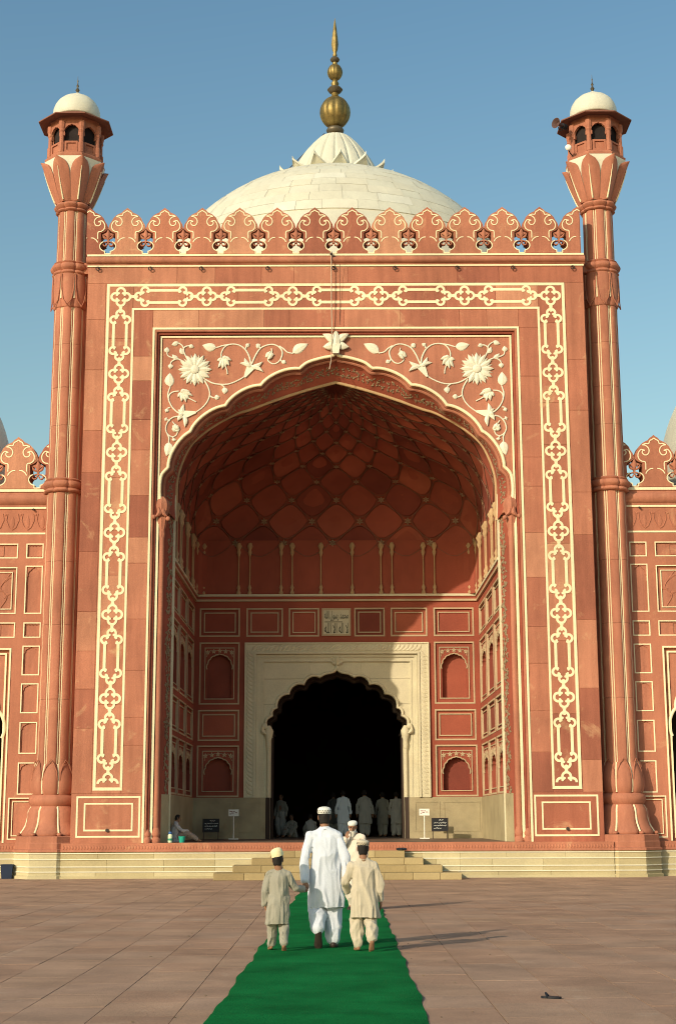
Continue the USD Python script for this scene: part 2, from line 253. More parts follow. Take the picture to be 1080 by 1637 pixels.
SCRIPT=[[[[[655,289],[660,359],[675,324],[692,324],[704,371],[702,487],[685,675],[695,736],[714,517],[722,362],[731,324],[740,326],[763,561],[779,622],[791,613],[797,578],[813,362],[822,324],[857,351],[884,441],[865,517],[837,517],[834,596],[845,613],[865,605],[898,491],[911,482],[911,403],[905,403],[903,381],[917,324],[934,334],[956,570],[969,622],[985,605],[994,543],[999,456],[996,315],[991,272],[982,245],[963,254],[947,300],[933,237],[908,245],[895,307],[891,368],[847,245],[818,237],[806,283],[793,219],[775,237],[758,334],[750,263],[741,237],[724,245],[712,309],[705,263],[693,237],[668,245]],[[954,377],[968,333],[980,333],[987,380],[987,434],[978,525],[969,534],[961,488]],[[767,403],[774,343],[785,307],[793,307],[797,337],[795,444],[784,534],[777,525],[769,471]]],[[[551,9],[547,88],[569,150],[581,231],[586,320],[586,398],[576,570],[588,596],[598,412],[598,307],[590,175],[576,79],[556,9]]],[[[360,0],[357,88],[384,132],[397,214],[396,236],[380,237],[369,263],[361,333],[361,421],[368,526],[382,596],[397,587],[406,543],[411,473],[414,324],[439,334],[444,380],[449,526],[461,508],[459,352],[465,324],[479,325],[486,371],[492,535],[497,535],[503,526],[501,352],[507,324],[521,324],[530,380],[530,450],[521,631],[535,657],[543,394],[539,307],[527,245],[507,237],[494,291],[485,245],[464,237],[450,298],[444,254],[436,237],[412,236],[405,131],[385,35]],[[374,365],[383,324],[400,325],[397,471],[390,508],[381,499],[376,452]]],[[[245,193],[246,342],[250,421],[254,429],[262,403],[258,206],[268,123],[283,88],[298,88],[313,123],[320,168],[327,303],[324,999],[337,999],[340,324],[331,123],[314,26],[282,0],[256,70]]],[[[173,999],[185,999],[186,955],[188,245],[175,245]]],[[[0,447],[1,543],[13,640],[41,711],[40,789],[53,789],[57,371],[65,324],[87,334],[91,365],[88,999],[101,999],[104,416],[107,370],[115,325],[134,334],[138,365],[136,999],[149,999],[152,377],[148,298],[142,263],[130,237],[113,237],[100,298],[88,245],[63,237],[53,263],[44,342],[22,333],[13,351],[3,403]],[[14,464],[24,421],[42,422],[41,620],[19,568],[13,513]]]],[[[[890,712],[902,815],[964,527],[970,673],[967,988],[986,999],[989,689],[978,431],[995,310],[999,241],[997,115],[988,46],[972,11],[906,11],[906,115],[945,324],[955,419]],[[938,138],[972,127],[982,176],[982,237],[972,319],[967,321]]],[[[784,999],[801,999],[803,942],[806,11],[787,11]]],[[[602,367],[608,448],[622,528],[661,622],[660,723],[679,723],[685,176],[697,115],[728,127],[734,168],[730,999],[749,999],[753,184],[747,80],[740,34],[723,0],[694,0],[679,34],[666,137],[635,126],[622,149],[606,218]],[[622,305],[638,241],[663,243],[661,503],[630,435],[622,363]]],[[[498,999],[515,999],[517,942],[520,11],[501,11]]],[[[357,712],[368,815],[430,527],[437,673],[433,988],[452,999],[456,689],[444,431],[461,310],[465,241],[463,115],[454,46],[438,11],[372,11],[372,115],[411,324],[421,419]],[[404,138],[438,127],[448,176],[448,237],[438,319],[433,321]]],[[[250,999],[267,999],[269,942],[273,11],[254,11]]],[[[0,276],[2,402],[19,528],[59,622],[57,723],[76,723],[82,176],[94,115],[125,128],[132,168],[128,999],[147,999],[151,235],[155,175],[167,115],[194,127],[200,168],[196,999],[215,999],[219,184],[214,80],[206,34],[189,0],[164,0],[144,80],[128,11],[92,0],[76,34],[64,137],[32,126],[19,149],[4,218]],[[21,299],[35,241],[61,243],[59,503],[27,435],[19,363]]]]]

# ------------------------------------------------------------------ ground
FLOOR = .98
plaza = thing('plaza_ground', 'wide courtyard paved with worn reddish stone slabs', 'ground', kind='structure')
obj(plaza, 'ground_bed', bx(-220, 220, -160, 260, -.3, -.012), bedm)
slabs = []
for r in range(40):
    for c in range(-17, 18):
        y0 = -37.0 + r * .95 + ((c * 37) % 11) * .08; x0 = c * .68
        slabs.append((y0, x0))
slabs.sort()
far = []
vis = lambda y0, x0: (y0 > -31.6) and abs(x0 + .34) < (y0 + .5 + 43.6) * .2255 + .35
near = [s for s in slabs if vis(*s)][:292]; nearset = set(near)
def slab(y0, x0, dz):
    g = .004
    m = flat(sbox(x0 + g, y0 + g * .6, x0 + .68 - g, y0 + .95 - g * .6), -.06, dz); v = m.vertices
    top = v[:, 2] > 0 if dz > 0 else v[:, 2] > -.05
    v[top, 2] += rng.uniform(-.0012, .0012) * np.sign(v[top, 0] - x0 - .34) + rng.uniform(-.001, .001) * np.sign(v[top, 1] - y0 - .47)
    return m
for s in slabs:
    m = slab(*s, rng.uniform(.0005, .003))
    if s in nearset: obj(plaza, 'paving_slab', m, slabm)
    else: far.append(m)
obj(plaza, 'far_paving', far, slabm, kind='stuff')

# ------------------------------------------------------------------ the mosque
mosque = thing('mosque', 'red sandstone mosque with white inlay, a great arched portal and marble domes', 'mosque')
fw = part(mosque, 'facade_wall')
core = sbox(-7.6, FLOOR - .2, 7.6, 18.7).difference(sbox(-5.57, 0, 5.57, 16.33))
obj(fw, 'wall_core', ext(core, .012, 1.0), stone2)
def strip_v(x0, x1, z0, z1, lo, hi):
    z = z0
    while z < z1 - .01:
        h = rng.uniform(lo, hi)
        if z1 - z - h < lo * .6: h = z1 - z
        obj(fw, 'stone_block', block(x0 + .003, x1 - .003, z + .003, z + h - .003, -rng.uniform(0, .006), .05), stone); z += h
def strip_h(x0, x1, z0, z1, lo, hi):
    x = x0
    while x < x1 - .01:
        w = rng.uniform(lo, hi)
        if x1 - x - w < lo * .6: w = x1 - x
        obj(fw, 'stone_block', block(x + .003, x + w - .003, z0 + .003, z1 - .003, -rng.uniform(0, .006), .05), stone); x += w
for s in (-1, 1):
    for a, b, lo, hi, zt in ((7.03, 7.6, .9, 2.6, 17.75), (6.19, 7.03, 1.2, 2.6, 17.75), (5.57, 6.19, .7, 1.7, 16.9)):
        strip_v(min(s * a, s * b), max(s * a, s * b), 2.36, zt, lo, hi)
    strip_v(min(s * 5.57, s * 7.6), max(s * 5.57, s * 7.6), FLOOR - .02, 2.36, 1.3, 1.5)
strip_h(-7.6, 7.6, 17.75, 18.28, 1.0, 3.4); strip_h(-6.19, 6.19, 16.9, 17.75, 1.2, 2.4); strip_h(-5.57, 5.57, 16.33, 16.9, .7, 2.1)

ib = part(mosque, 'inlay_border')
YI = -.013
obj(ib, 'fillet', ext(ring(sbox(-7.0, 2.45, 7.0, 17.74), .0, -.085).union(sbox(-7.0, 2.45, 7, 2.53)).difference(sbox(-6.157, 2, 6.157, 16.8)), YI, .03), inlay)
L2 = ring(sbox(-6.22, 1.5, 6.22, 16.96), 0, -.065).difference(sbox(-9, 0, 9, 2.532))
obj(ib, 'fillet', ext(L2, YI, .03), inlay)
def lobe(cx, cz, ang, r=.120, w=.072):
    """a C-shaped lobe open towards its centre, with curled ends"""
    a = np.radians(np.linspace(-126, 126, 22)) + ang
    p = np.c_[cx + r * np.cos(a), cz + r * np.sin(a)]
    sh = [stroke(p, w)]
    for e in (0, -1):
        q = p[e] + (np.array([cx, cz]) - p[e]) * .34
        sh.append(Point(*q).buffer(.036, resolution=5)); sh.append(stroke([p[e], q], .04))
    return unary_union(sh)
d = .165
QUAT = unary_union([lobe(d * math.cos(a), d * math.sin(a), a) for a in (0, PI / 2, PI, 1.5 * PI)])
def cart(L):
    """long cartouche along z, half length L"""
    sh = []
    for s in (-1, 1):
        sh.append(lobe(0, s * (L - .125), s * PI / 2))
        for q in (-1, 1):
            sh.append(lobe(q * .188, s * (L - .31), math.atan2(s * .25, q), r=.110))
            sh.append(stroke([(q * .196, s * (L - .42)), (q * .196, 0)], .084))
    return unary_union(sh)
def bead(): return unary_union([Point(0, s * .07).buffer(.055, resolution=4) for s in (-1, 1)] + [Point(0, 0).buffer(.05, resolution=4), stroke([(0, -.1), (0, .1)], .045)])
def put(name, sh, x, z, rotd=0, dy=0.):
    sh = affinity.rotate(sh, rotd, origin=(0, 0)); obj(ib, name, ext(affinity.translate(sh, x, z), YI - .002 + dy, .03), inlay)
P = 2.45; CL = .80
for s in (-1, 1):
    x = s * 6.57; z = 17.32
    for k in range(7):
        zq = z - k * P
        if k < 6:
            if k or 1: put('quatrefoil', QUAT, x, zq)
            put('bead', bead(), x, zq - .395, 0, .004); put('cartouche', cart(CL), x, zq - P / 2); put('bead', bead(), x, zq - P + .395, 0, .004)
        else:
            half = QUAT.intersection(sbox(-1, 0, 1, 1)); put('half_quatrefoil', half, x, zq + .02)
PX = 13.14 / 5
for k in range(5):
    x = -6.57 + k * PX
    if k: put('quatrefoil', QUAT, x, 17.33)
    put('bead', bead(), x + .40, 17.33, 90, .004); put('cartouche', cart(CL + .085), x + PX / 2, 17.33, 90); put('bead', bead(), x + PX - .40, 17.33, 90, .004)
bp = part(mosque, 'pedestal_panels')
for s in (-1, 1):
    for r, w in (((5.62, 1.13, 7.45, 2.29), .05), ((5.83, 1.31, 7.23, 2.1), .045)):
        R = sbox(min(s * r[0], s * r[2]), r[1], max(s * r[0], s * r[2]), r[3]); obj(bp, 'panel_frame', ext(ring(R, 0, -w), YI, .03), inlay)
    obj(bp, 'drain_hole', [tube([(s * 6.55, -.05, 1.335), (s * 6.55, .02, 1.335)], .05, 10)], iron)

# cornice under the parapet
co = part(mosque, 'cornice')
obj(co, 'fillet', bx(-7.62, 7.62, -.03, .05, 18.285, 18.335), inlay)
prof = [(.0, 18.335), (-.03, 18.36), (-.03, 18.39), (-.07, 18.40), (-.12, 18.43), (-.14, 18.48), (-.13, 18.53), (-.10, 18.57), (-.06, 18.60), (-.06, 18.612), (.2, 18.612), (.2, 18.335)]
m = trimesh.creation.extrude_polygon(Polygon(prof), 15.3, engine='earcut'); v = m.vertices
obj(co, 'moulding', tri(np.c_[v[:, 2] - 7.65, v[:, 0], v[:, 1]], m.faces), stone3, smooth=40)
obj(co, 'fillet', bx(-7.63, 7.63, -.085, .2, 18.612, 18.672), inlay)
for x in (-7.29, -5.68, -4.12, -2.08, -.06, 1.82, 3.73, 5.44, 7.27):
    h = part(mosque, 'ring_hook')
    obj(h, 'spike', tube([(x, .02, 18.27), (x, -.09, 18.25)], .022, 6), iron)
    a = np.linspace(0, 2 * PI, 13)[:-1]; obj(h, 'ring', tube(np.c_[x + .055 * np.cos(a), np.full(12, -.08), 18.21 + .055 * np.sin(a)], .016, 6, closed=True), iron)

# parapet
def mz(x, y): return ((x - 585) * .002148, 20.21 - (y - 85) * .00224)
OUT = [mz(*p) for p in [(585, 80), (610, 102), (640, 120), (665, 150), (700, 165), (740, 188), (785, 232), (808, 280), (838, 325), (850, 372), (855.5, 392)]]
def merlon_poly():
    r = OUT + [(.58, mz(0, 392)[1]), (.58, 18.66)]
    return Polygon(r + [(-x, z) for x, z in r[::-1]][:-1] if r[0][0] != 0 else r + [(-x, z) for x, z in r[::-1][:-1]])
OPEN = unary_union([Polygon([mz(*p) for p in [(853, 388), (822, 415), (800, 432), (748, 452), (748, 580), (958, 580), (958, 452), (906, 432), (884, 415)]]),
                    affinity.scale(Point(*mz(853, 645)).buffer(1, resolution=12), .235, .165), sbox(*mz(818, 748), *mz(888, 690))])
op = affinity.translate(OPEN, -.576, 0)
MER = Polygon([(x, z) for x, z in OUT] + [(.58, mz(0, 392)[1]), (.58, 18.66), (-.58, 18.66), (-.58, mz(0, 392)[1])] + [(-x, z) for x, z in OUT[::-1][:-1]])
MER = MER.difference(affinity.translate(op, .58, 0)).difference(affinity.translate(op, -.58, 0)).buffer(0)
LINES = [[(585, 125), (612, 145), (640, 160), (657, 198), (700, 197), (742, 215)], [(742, 215), (700, 222), (664, 255), (655, 300), (680, 342), (722, 345), (746, 318), (738, 290), (712, 292)],
         [(712, 288), (760, 275), (795, 312), (806, 360), (790, 405), (755, 430), (712, 444), (710, 540)], [(612, 525), (650, 530), (690, 558), (712, 592)]]
LN = unary_union([stroke([mz(*p) for p in spline(l, 5)], .028, cap=2) for l in LINES]); LN = unary_union([LN, affinity.scale(LN, -1, 1, origin=(0, 0))])
BULB = unary_union([affinity.scale(Point(*mz(853, 645)).buffer(1, resolution=12), .235, .165), sbox(*mz(818, 748), *mz(888, 690))])
BULB = BULB.buffer(.028).difference(BULB).difference(sbox(*mz(790, 590), *mz(916, 400))); BULB = affinity.translate(BULB, -.576, 0)
FL = [leaf(mz(853, 530), mz(853, 388), .13, .03, .04), leaf(mz(850, 540), mz(772, 458), .075, .035, .04, bend=.15), leaf(mz(856, 540), mz(934, 458), .075, .035, .04, bend=-.15)]
stem = unary_union([sbox(*mz(844, 600), *mz(862, 540)), stroke([mz(*p) for p in spline([(853, 570), (815, 575), (780, 600), (800, 632), (832, 622), (838, 600)], 5)], .028),
                    stroke([mz(*p) for p in spline([(853, 570), (891, 575), (926, 600), (906, 632), (874, 622), (868, 600)], 5)], .028),
                    Polygon([mz(*p) for p in [(853, 395), (830, 440), (778, 462), (825, 492), (844, 570), (862, 570), (881, 492), (928, 462), (876, 440)]])])
LEAFM = moved(cat_(FL + [ext(stem, .03, .12)]), (-.576, 0, 0))
BULBM = ext(BULB, -.012, .03)
def parapet(ks, x0, y0, z0, s, name='parapet', ends=()):
    pp = part(mosque, name)
    T = lambda m, x: tri((m.vertices - (0, 0, 18.66)) * (s, 1, s) + (x0 + x * s, y0, z0), m.faces)
    mer = cat_([ext(MER, .0, .55), ext(MER.buffer(-.035), -.014, .01)]); ln = ext(LN, -.024, .01)
    for k in ks:
        x = (k + .5) * 1.16
        obj(pp, 'merlon', T(mer, x), stone); obj(pp, 'merlon_inlay', T(ln, x), inlay)
    for e, lo, hi in ends:
        x = (e + .5) * 1.16; cut = sbox(lo, 0, hi, 40)
        obj(pp, 'half_merlon', T(cat_([ext(MER.intersection(cut), 0, .55), ext(MER.intersection(cut).buffer(-.03), -.014, .01)]), x), stone); obj(pp, 'merlon_inlay', T(ext(LN.intersection(cut), -.024, .01), x), inlay)
    for k in sorted(set(list(ks) + [k + 1 for k in ks])):
        obj(pp, 'pierced_leaf', T(LEAFM, k * 1.16), stone3); obj(pp, 'opening_inlay', T(BULBM, k * 1.16), inlay)
parapet(range(-6, 6), -.06, .0, 18.672, 1.0, ends=((-7, -.08, .6), (6, -.6, .08)))

# ------------------------------------------------------------------ spandrel, great arch, jambs
SP = part(mosque, 'spandrel')
YS = .17
T0 = spline([(0, 15.60), (-.06, 15.50), (-.18, 15.45), (-.40, 15.41), (-.85, 15.27), (-1.11, 15.07)], 5)[::-1]
low = spline([(-5.12, 10.62), (-5.22, 10.85), (-5.275, 11.15), (-5.275, 11.5), (-5.22, 11.78), (-5.04, 11.99)], 5)
mid = arcs([(-5.04, 11.99), (-4.40, 13.10), (-3.35, 13.91), (-2.28, 14.55), (-1.11, 15.07)], .12, 12)
LEFT = np.vstack([low[:-1], mid[:-1], T0]); ARCH = np.vstack([LEFT, (LEFT * (-1, 1))[::-1][1:]])
JX = 5.12
OPENING = Polygon(np.vstack([[(-JX, FLOOR - .3)], ARCH, [(JX, FLOOR - .3)]])).buffer(0)
frame = sbox(-5.57, FLOOR - .3, 5.57, 16.33); JB = sbox(-9, 0, 9, FLOOR)
for a, y0, nm in ((0, -.02, 'fillet'),):
    obj(SP, nm, ext(ring(frame, 0, -.06).difference(JB), -.02, .2), inlay)
obj(SP, 'moulding', [ext(ring(frame, -.06, -.13).difference(JB), .02, .2), ext(ring(frame, -.075, -.115).difference(JB), .004, .03)], stone3)
obj(SP, 'moulding', [ext(ring(frame, -.13, -.20).difference(JB), .09, .2), ext(ring(frame, -.145, -.185).difference(JB), .075, .1)], redpl)
obj(SP, 'fillet', ext(ring(frame, -.22, -.275).difference(sbox(-9, 0, 9, 10.6)), YS - .035, .3), inlay)
panel = sbox(-5.36, 10.45, 5.36, 16.12).difference(OPENING)
obj(SP, 'panel', ext(panel, YS, .75), stone3)
for s in (-1, 1): obj(SP, 'panel_bed', ext(sbox(min(s * 5.42, s * JX), FLOOR - .02, max(s * 5.42, s * JX), 10.6), .20, .95), redpl)
for s in (-1, 1):
    F = (lambda m: m) if s < 0 else mirror
    for p in VINES:
        q = spline(p, 6); pts = np.c_[q[:, 0], np.full(len(q), YS - .008), q[:, 1]]; obj(SP, 'vine', F(tube(pts, np.linspace(.026, .02, len(q)), 6)), inlay2, smooth=60)
    for a, b, w in LEAVES: obj(SP, 'relief_leaf', F(leaf(a, b, w * 1.25, YS - .003, .05, bend=.05)), inlay2)
    for a, b, tips in TRUMP:
        a, b = np.array(a), np.array(b); n = np.array([-(b - a)[1], (b - a)[0]]); n /= np.linalg.norm(n)
        cup = ext(Polygon([a - n * .03, a + n * .03, b + n * .13, b + (b - a) * .2, b - n * .13]), YS - .045, YS + .01)
        obj(SP, 'trumpet_flower', F(cat_([cup] + [leaf(b, t, .14, YS - .01 - .008 * i, .05, bend=.12 * (1 if i % 2 else -1)) for i, t in enumerate(tips)])), inlay2)
    for a, tips, tail in BUDS:
        a = np.array(a); c = np.mean(tips, axis=0)
        q = spline([c, (c + np.array(tail)) / 2 + (.03, -.02), tail], 5)
        obj(SP, 'bud_flower', F(cat_([leaf(a * .75 + c * .25, t, .13, YS - .006 - .006 * i, .055, bend=.1) for i, t in enumerate(tips)] + [dome_disc(c[0], c[1], .09, YS - .02, .04), tube(np.c_[q[:, 0], np.full(len(q), YS - .02), q[:, 1]], .018, 6)])), inlay2)
    c = np.array((-4.283, 15.046)); ms = [dome_disc(c[0], c[1], .135, YS - .05, .05, 18)]
    for k in range(12):
        a = k * PI / 6; u = np.array([math.cos(a), math.sin(a)]); ms.append(leaf(c + u * .08, c + u * .52, .19, YS - .012, .06))
        a += PI / 12; u = np.array([math.cos(a), math.sin(a)]); ms.append(leaf(c + u * .08, c + u * .5, .075, YS - .004, .03))
    obj(SP, 'sun_flower', F(cat_(ms)), inlay2)
lot = [leaf((0, 15.53), (0, 16.30), .30, .06, .10)] + [leaf((s * .06, 15.86), (s * .40, z), .24, .08, .07, bend=-s * .12 * q) for s in (-1, 1) for z, q in ((16.14, -1), (15.72, 1))]
lot.append(ext(Polygon([(-.14, 15.8), (-.09, 15.5), (.09, 15.5), (.14, 15.8)]), -.02, .17))
obj(SP, 'lotus_flower', lot, inlay2)

AR = part(mosque, 'great_arch')
up = sbox(-6, 10.6, 6, 17)
def ringpoly(a, b): return OPENING.buffer(a, join_style=1, resolution=4).difference(OPENING.buffer(b, join_style=1, resolution=4)).intersection(up)
ap = np.c_[ARCH[:, 0], np.full(len(ARCH), YS - .01), ARCH[:, 1]]
obj(AR, 'arch_edge', [tube(ap, .05, 8), ext(ringpoly(.045, -.02), YS - .02, .3)], inlay, smooth=50)
obj(AR, 'arch_moulding', [ext(ringpoly(0, -.07), .24, .6), ext(ringpoly(0, -.055), .225, .3)], stone3)
obj(AR, 'arch_moulding', [ext(ringpoly(-.06, -.15), .30, .62), ext(ringpoly(-.085, -.13), .28, .4)], stone3)
# soffit between the scalloped front and the smooth rear arch
RA = np.array([(4.87, 10.5), (4.87, 11.2), (4.84, 11.9), (4.60, 12.62), (4.30, 13.06), (3.73, 13.51), (3.08, 13.87), (2.64, 14.01), (1.93, 14.28), (.92, 14.62), (0, 14.87)])
def resamp(p, n):
    p = np.asarray(p, float); s = np.r_[0, np.cumsum(np.linalg.norm(np.diff(p, axis=0), axis=1))]; t = np.linspace(0, s[-1], n)
    return np.c_[np.interp(t, s, p[:, 0]), np.interp(t, s, p[:, 1])]
front = OPENING.buffer(-.14, join_style=1, resolution=4).intersection(up)
fl = np.array([p for p in front.exterior.coords if p[1] > 10.61]); i0 = np.argmax(np.linalg.norm(np.diff(np.vstack([fl, fl[:1]]), axis=0), axis=1)); fl = np.roll(fl, -i0 - 1, 0)
if fl[0, 0] > 0: fl = fl[::-1]
half = fl[fl[:, 0] <= .01]; Fh = resamp(half, 140); Rh = resamp(spline(np.c_[-RA[:, 0], RA[:, 1]], 6), 140)
Fh[-1, 0] = 0
soff = []
for y, k in ((.34, 0), (.5, .12), (.8, .7), (1.0, 1)):
    row = Fh * (1 - k) + Rh * k; row = np.vstack([row, (row * (-1, 1))[::-1][1:]]); soff.append(np.c_[row[:, 0], np.full(len(row), y), row[:, 1]])
soff = np.array(soff)
m = grid(soff)
obj(AR, 'soffit', cat_([m, grid(soff, flip=True)]) if False else m, redpl, smooth=35)
rp = np.vstack([Rh, (Rh * (-1, 1))[::-1][1:]])
obj(AR, 'rear_edge', tube(np.c_[rp[:, 0], np.full(len(rp), .98), rp[:, 1]], .05, 8), colm, smooth=50)
fm = []
def on_soffit(i, k):                                           # k from front (0) to rear (1)
    a = soff[1, i] * (1 - k) + soff[2, i] * k; return a
for i in range(8, 272, 3):
    for k in (.28, .72):
        p = on_soffit(i, k + rng.uniform(-.12, .12)); q = on_soffit(min(i + 2, 278), k); t = (q - p) / max(np.linalg.norm(q - p), 1e-6); b = soff[2, i] - soff[1, i]; b /= np.linalg.norm(b); n = np.cross(t, b)
        c = np.array([0, .3, 12.0]) - p
        if n @ c < 0: n = -n
        for j in range(4):
            a = rng.uniform(0, 6.28); u = t * math.cos(a) + b * math.sin(a); w = np.cross(n, u); L = rng.uniform(.06, .13)
            fm.append(tri([p + n * .004, p + u * L * .5 + w * .03 + n * .012, p + u * L + n * .004, p + u * L * .5 - w * .03 + n * .012, p + u * L * .5 + n * .022], [(0, 1, 4), (1, 2, 4), (2, 3, 4), (3, 0, 4), (1, 0, 4), (2, 1, 4), (3, 2, 4), (0, 3, 4)]))
obj(AR, 'soffit_flowers', fm, inlay3, kind='stuff')

for s in (-1, 1):
    J = part(mosque, 'jamb'); F = (lambda m: m) if s < 0 else mirror
    obj(J, 'fillet', F(bx(-5.36, -5.285, .12, .25, FLOOR + .06, 10.55)), inlay)
    # colonnette with capital and base
    col = [tube([(-5.2, .22, FLOOR + .02), (-5.2, .22, 10.1)], .085, 12)]
    obj(J, 'colonnette', F(col[0]), stone3, smooth=50)
    obj(J, 'capital', F(lathe([(.09, 9.85), (.11, 9.95), (.09, 10.08), (.12, 10.16), (.15, 10.3), (.17, 10.42), (.14, 10.5), (.19, 10.62), (.23, 10.8), (.20, 10.95), (.06, 11.1)], 16, lobesec(.15), (-5.2, .22, 0))), stone3, smooth=50)
    obj(J, 'capital_scroll', F(cat_([leaf((-5.28, 10.75), (-5.42, 10.42), .16, .05, .09, bend=.25), leaf((-5.14, 10.78), (-5.0, 10.45), .16, .09, .09, bend=-.25), dome_disc(-5.43, 10.45, .07, .03, .06), dome_disc(-5.0, 10.4, .07, .05, .06)])), stone3)
    obj(J, 'base', F(lathe([(.14, FLOOR), (.15, FLOOR + .1), (.1, FLOOR + .16), (.14, FLOOR + .26), (.09, FLOOR + .42)], 14, None, (-5.2, .22, 0))), stone3, smooth=50)
    obj(J, 'base', F(lathe([(.12, FLOOR), (.13, FLOOR + .1), (.09, FLOOR + .16), (.12, FLOOR + .24), (.05, FLOOR + .38)], 14, None, (-5.44, .1, 0))), stone3, smooth=50)
    obj(J, 'reveal', F(tri(*[[(-5.13, .3, FLOOR - .02), (-5.08, .5, FLOOR - .02), (-4.93, .95, FLOOR - .02), (-4.93, 1.3, FLOOR - .02), (-5.6, 1.3, FLOOR - .02), (-5.6, .3, FLOOR - .02)] + [(-5.13, .3, 10.75), (-5.08, .5, 10.75), (-4.93, .95, 10.75), (-4.93, 1.3, 10.75), (-5.6, 1.3, 10.75), (-5.6, .3, 10.75)],
        [t for i in range(6) for t in ((i, (i + 1) % 6, 6 + (i + 1) % 6), (i, 6 + (i + 1) % 6, 6 + i))]])), redpl)
    obj(J, 'inner_edge', F(bx(-4.97, -4.87, .93, 1.06, FLOOR, 11.3)), portm)
    ms = []; z = 2.4
    while z < 10.6:
        k = rng.uniform(.25, .8); p = np.array([-5.08 + .15 * k, .5 + .45 * k, z]); t = np.array([.316, .949, 0]); n = np.array([.949, -.316, 0])
        for j in range(3):
            a = rng.uniform(0, 6.28); u = t * math.cos(a) + np.array([0, 0, 1.]) * math.sin(a); w = np.cross(n, u); L = rng.uniform(.08, .18)
            ms.append(tri([p + n * .004, p + u * L * .5 + w * .045 + n * .02, p + u * L + n * .004, p + u * L * .5 - w * .045 + n * .02, p + u * L * .5 + n * .03], [(0, 1, 4), (1, 2, 4), (2, 3, 4), (3, 0, 4), (1, 0, 4), (2, 1, 4), (3, 2, 4), (0, 3, 4)]))
        z += .07
    obj(J, 'carved_band', F(cat_(ms)), inlay3, kind='stuff')
    obj(J, 'dado', F(tri(*[[(-5.10, .44, FLOOR), (-4.90, .94, FLOOR), (-4.90, .94, 2.35), (-5.10, .44, 2.35)], [(0, 1, 2), (0, 2, 3)]])), dado)

# ------------------------------------------------------------------ iwan walls with panels
YB, XW = 8.5, 4.95
def niche_flowers(x0, x1, z1, y, tm):
    ms = []; w = x1 - x0; c = (x0 + x1) / 2
    for q, h in ((-.40, .16), (-.2, .13), (0, .11), (.2, .13), (.40, .16)):
        p = np.array([c + q * w, z1 - h * w * 1.0])
        for k in range(5):
            a = PI / 2 + k * 2 * PI / 5; u = np.array([math.cos(a), math.sin(a)]); ms.append(leaf(p, p + u * .085 * w, .05 * w, y, .02, n=5))
    for s in (-1, 1):
        q = spline([(c, z1 - .1 * w), (c + s * .12 * w, z1 - .09 * w), (c + s * .2 * w, z1 - .14 * w), (c + s * .32 * w, z1 - .1 * w), (c + s * .4 * w, z1 - .2 * w), (c + s * .43 * w, z1 - .32 * w)], 4)
        ms.append(tube(np.c_[q[:, 0], np.full(len(q), y - .004), q[:, 1]], .010, 5))
    return tm(cat_(ms))
def panel_wall(pp, region, panels, depth, tm, fm, plate, field, inl, line=.05, flower=None):
    """plate with recessed panels; each panel is a field with one or two fillet frames, or a cusped niche"""
    flower = flower or inl
    holes = unary_union([sbox(*p[:4]) for p in panels]) if panels else Polygon()
    obj(pp, 'wall_plate', tm(ext(region.difference(holes), 0, depth)), plate)
    for p in panels:
        R = sbox(*p[:4]); k = p[4]; w, h = p[2] - p[0], p[3] - p[1]
        obj(pp, 'panel_frame', tm(ext(ring(R, line * .35, -line * .65), -.012, .05)), inl)
        if k == 'plain':
            obj(pp, 'panel_field', tm(ext(R.buffer(-.001), .035, depth)), field)
        elif k == 'double':
            i = min(.13, w * .11); obj(pp, 'panel_field', tm(cat_([ext(R, .06, depth)])), field)
            obj(pp, 'panel_frame', tm(ext(ring(R, -i, -i - line * .7), .025, .08)), inl)
        elif k == 'relief':
            obj(pp, 'panel_field', tm(ext(R, .05, depth)), field)
            if w > h:
                A = affinity.scale(R, .8, .62).buffer(.07 * h); A = unary_union([A] + [Point(R.centroid.x + sx * w * .3, R.centroid.y + sz * h * .3).buffer(.12 * h) for sx in (-1, -.33, .33, 1) for sz in (-1, 1)])
                obj(pp, 'relief_edge', tm(ext(A.buffer(.0).difference(A.buffer(-.022)), .032, .06)), field)
            else:
                L = cusped(w * .40, p[1] + h * .62, p[3] - .06 * w, 3, .22); A = Polygon(np.vstack([[(-w * .40, p[1] + .04)], L, [(w * .40, p[1] + .04)]])); A = affinity.translate(A, (p[0] + p[2]) / 2, 0).buffer(0)
                obj(pp, 'relief_spandrel', tm(ext(R.buffer(-.02).difference(A), .02, .07)), field)
        elif k == 'niche':
            i = .16; r = (p[0] + i, p[1] + i, p[2] - i, p[3] - i); obj(pp, 'panel_frame', tm(ext(ring(sbox(*r), 0, -line * .6), .02, .08)), inl)
            c = (p[0] + p[2]) / 2; ww = (r[2] - r[0]) / 2 - .09; zs = r[1] + (r[3] - r[1]) * p[5]; za = r[3] - .22
            L = cusped(ww, zs, za, 4, .17); L[:, 0] += c
            A = Polygon(np.vstack([[(c - ww, r[1] + .03)], L, [(c + ww, r[1] + .03)]])).buffer(0)
            obj(pp, 'niche_spandrel', tm(ext(R.difference(A), .045, .3)), field)
            obj(pp, 'niche_back', tm(ext(R.buffer(.02), .26, .32)), field)
            obj(pp, 'niche_edge', tm(tube(np.c_[L[:, 0], np.full(len(L), .04), L[:, 1]], .022, 6)), inl)
            obj(pp, 'niche_flowers', niche_flowers(r[0], r[2], r[3], .043, tm), flower)
idm = lambda y: (lambda m: moved(m, (0, y, 0)))
bw = part(mosque, 'portal_wall')
pan = []
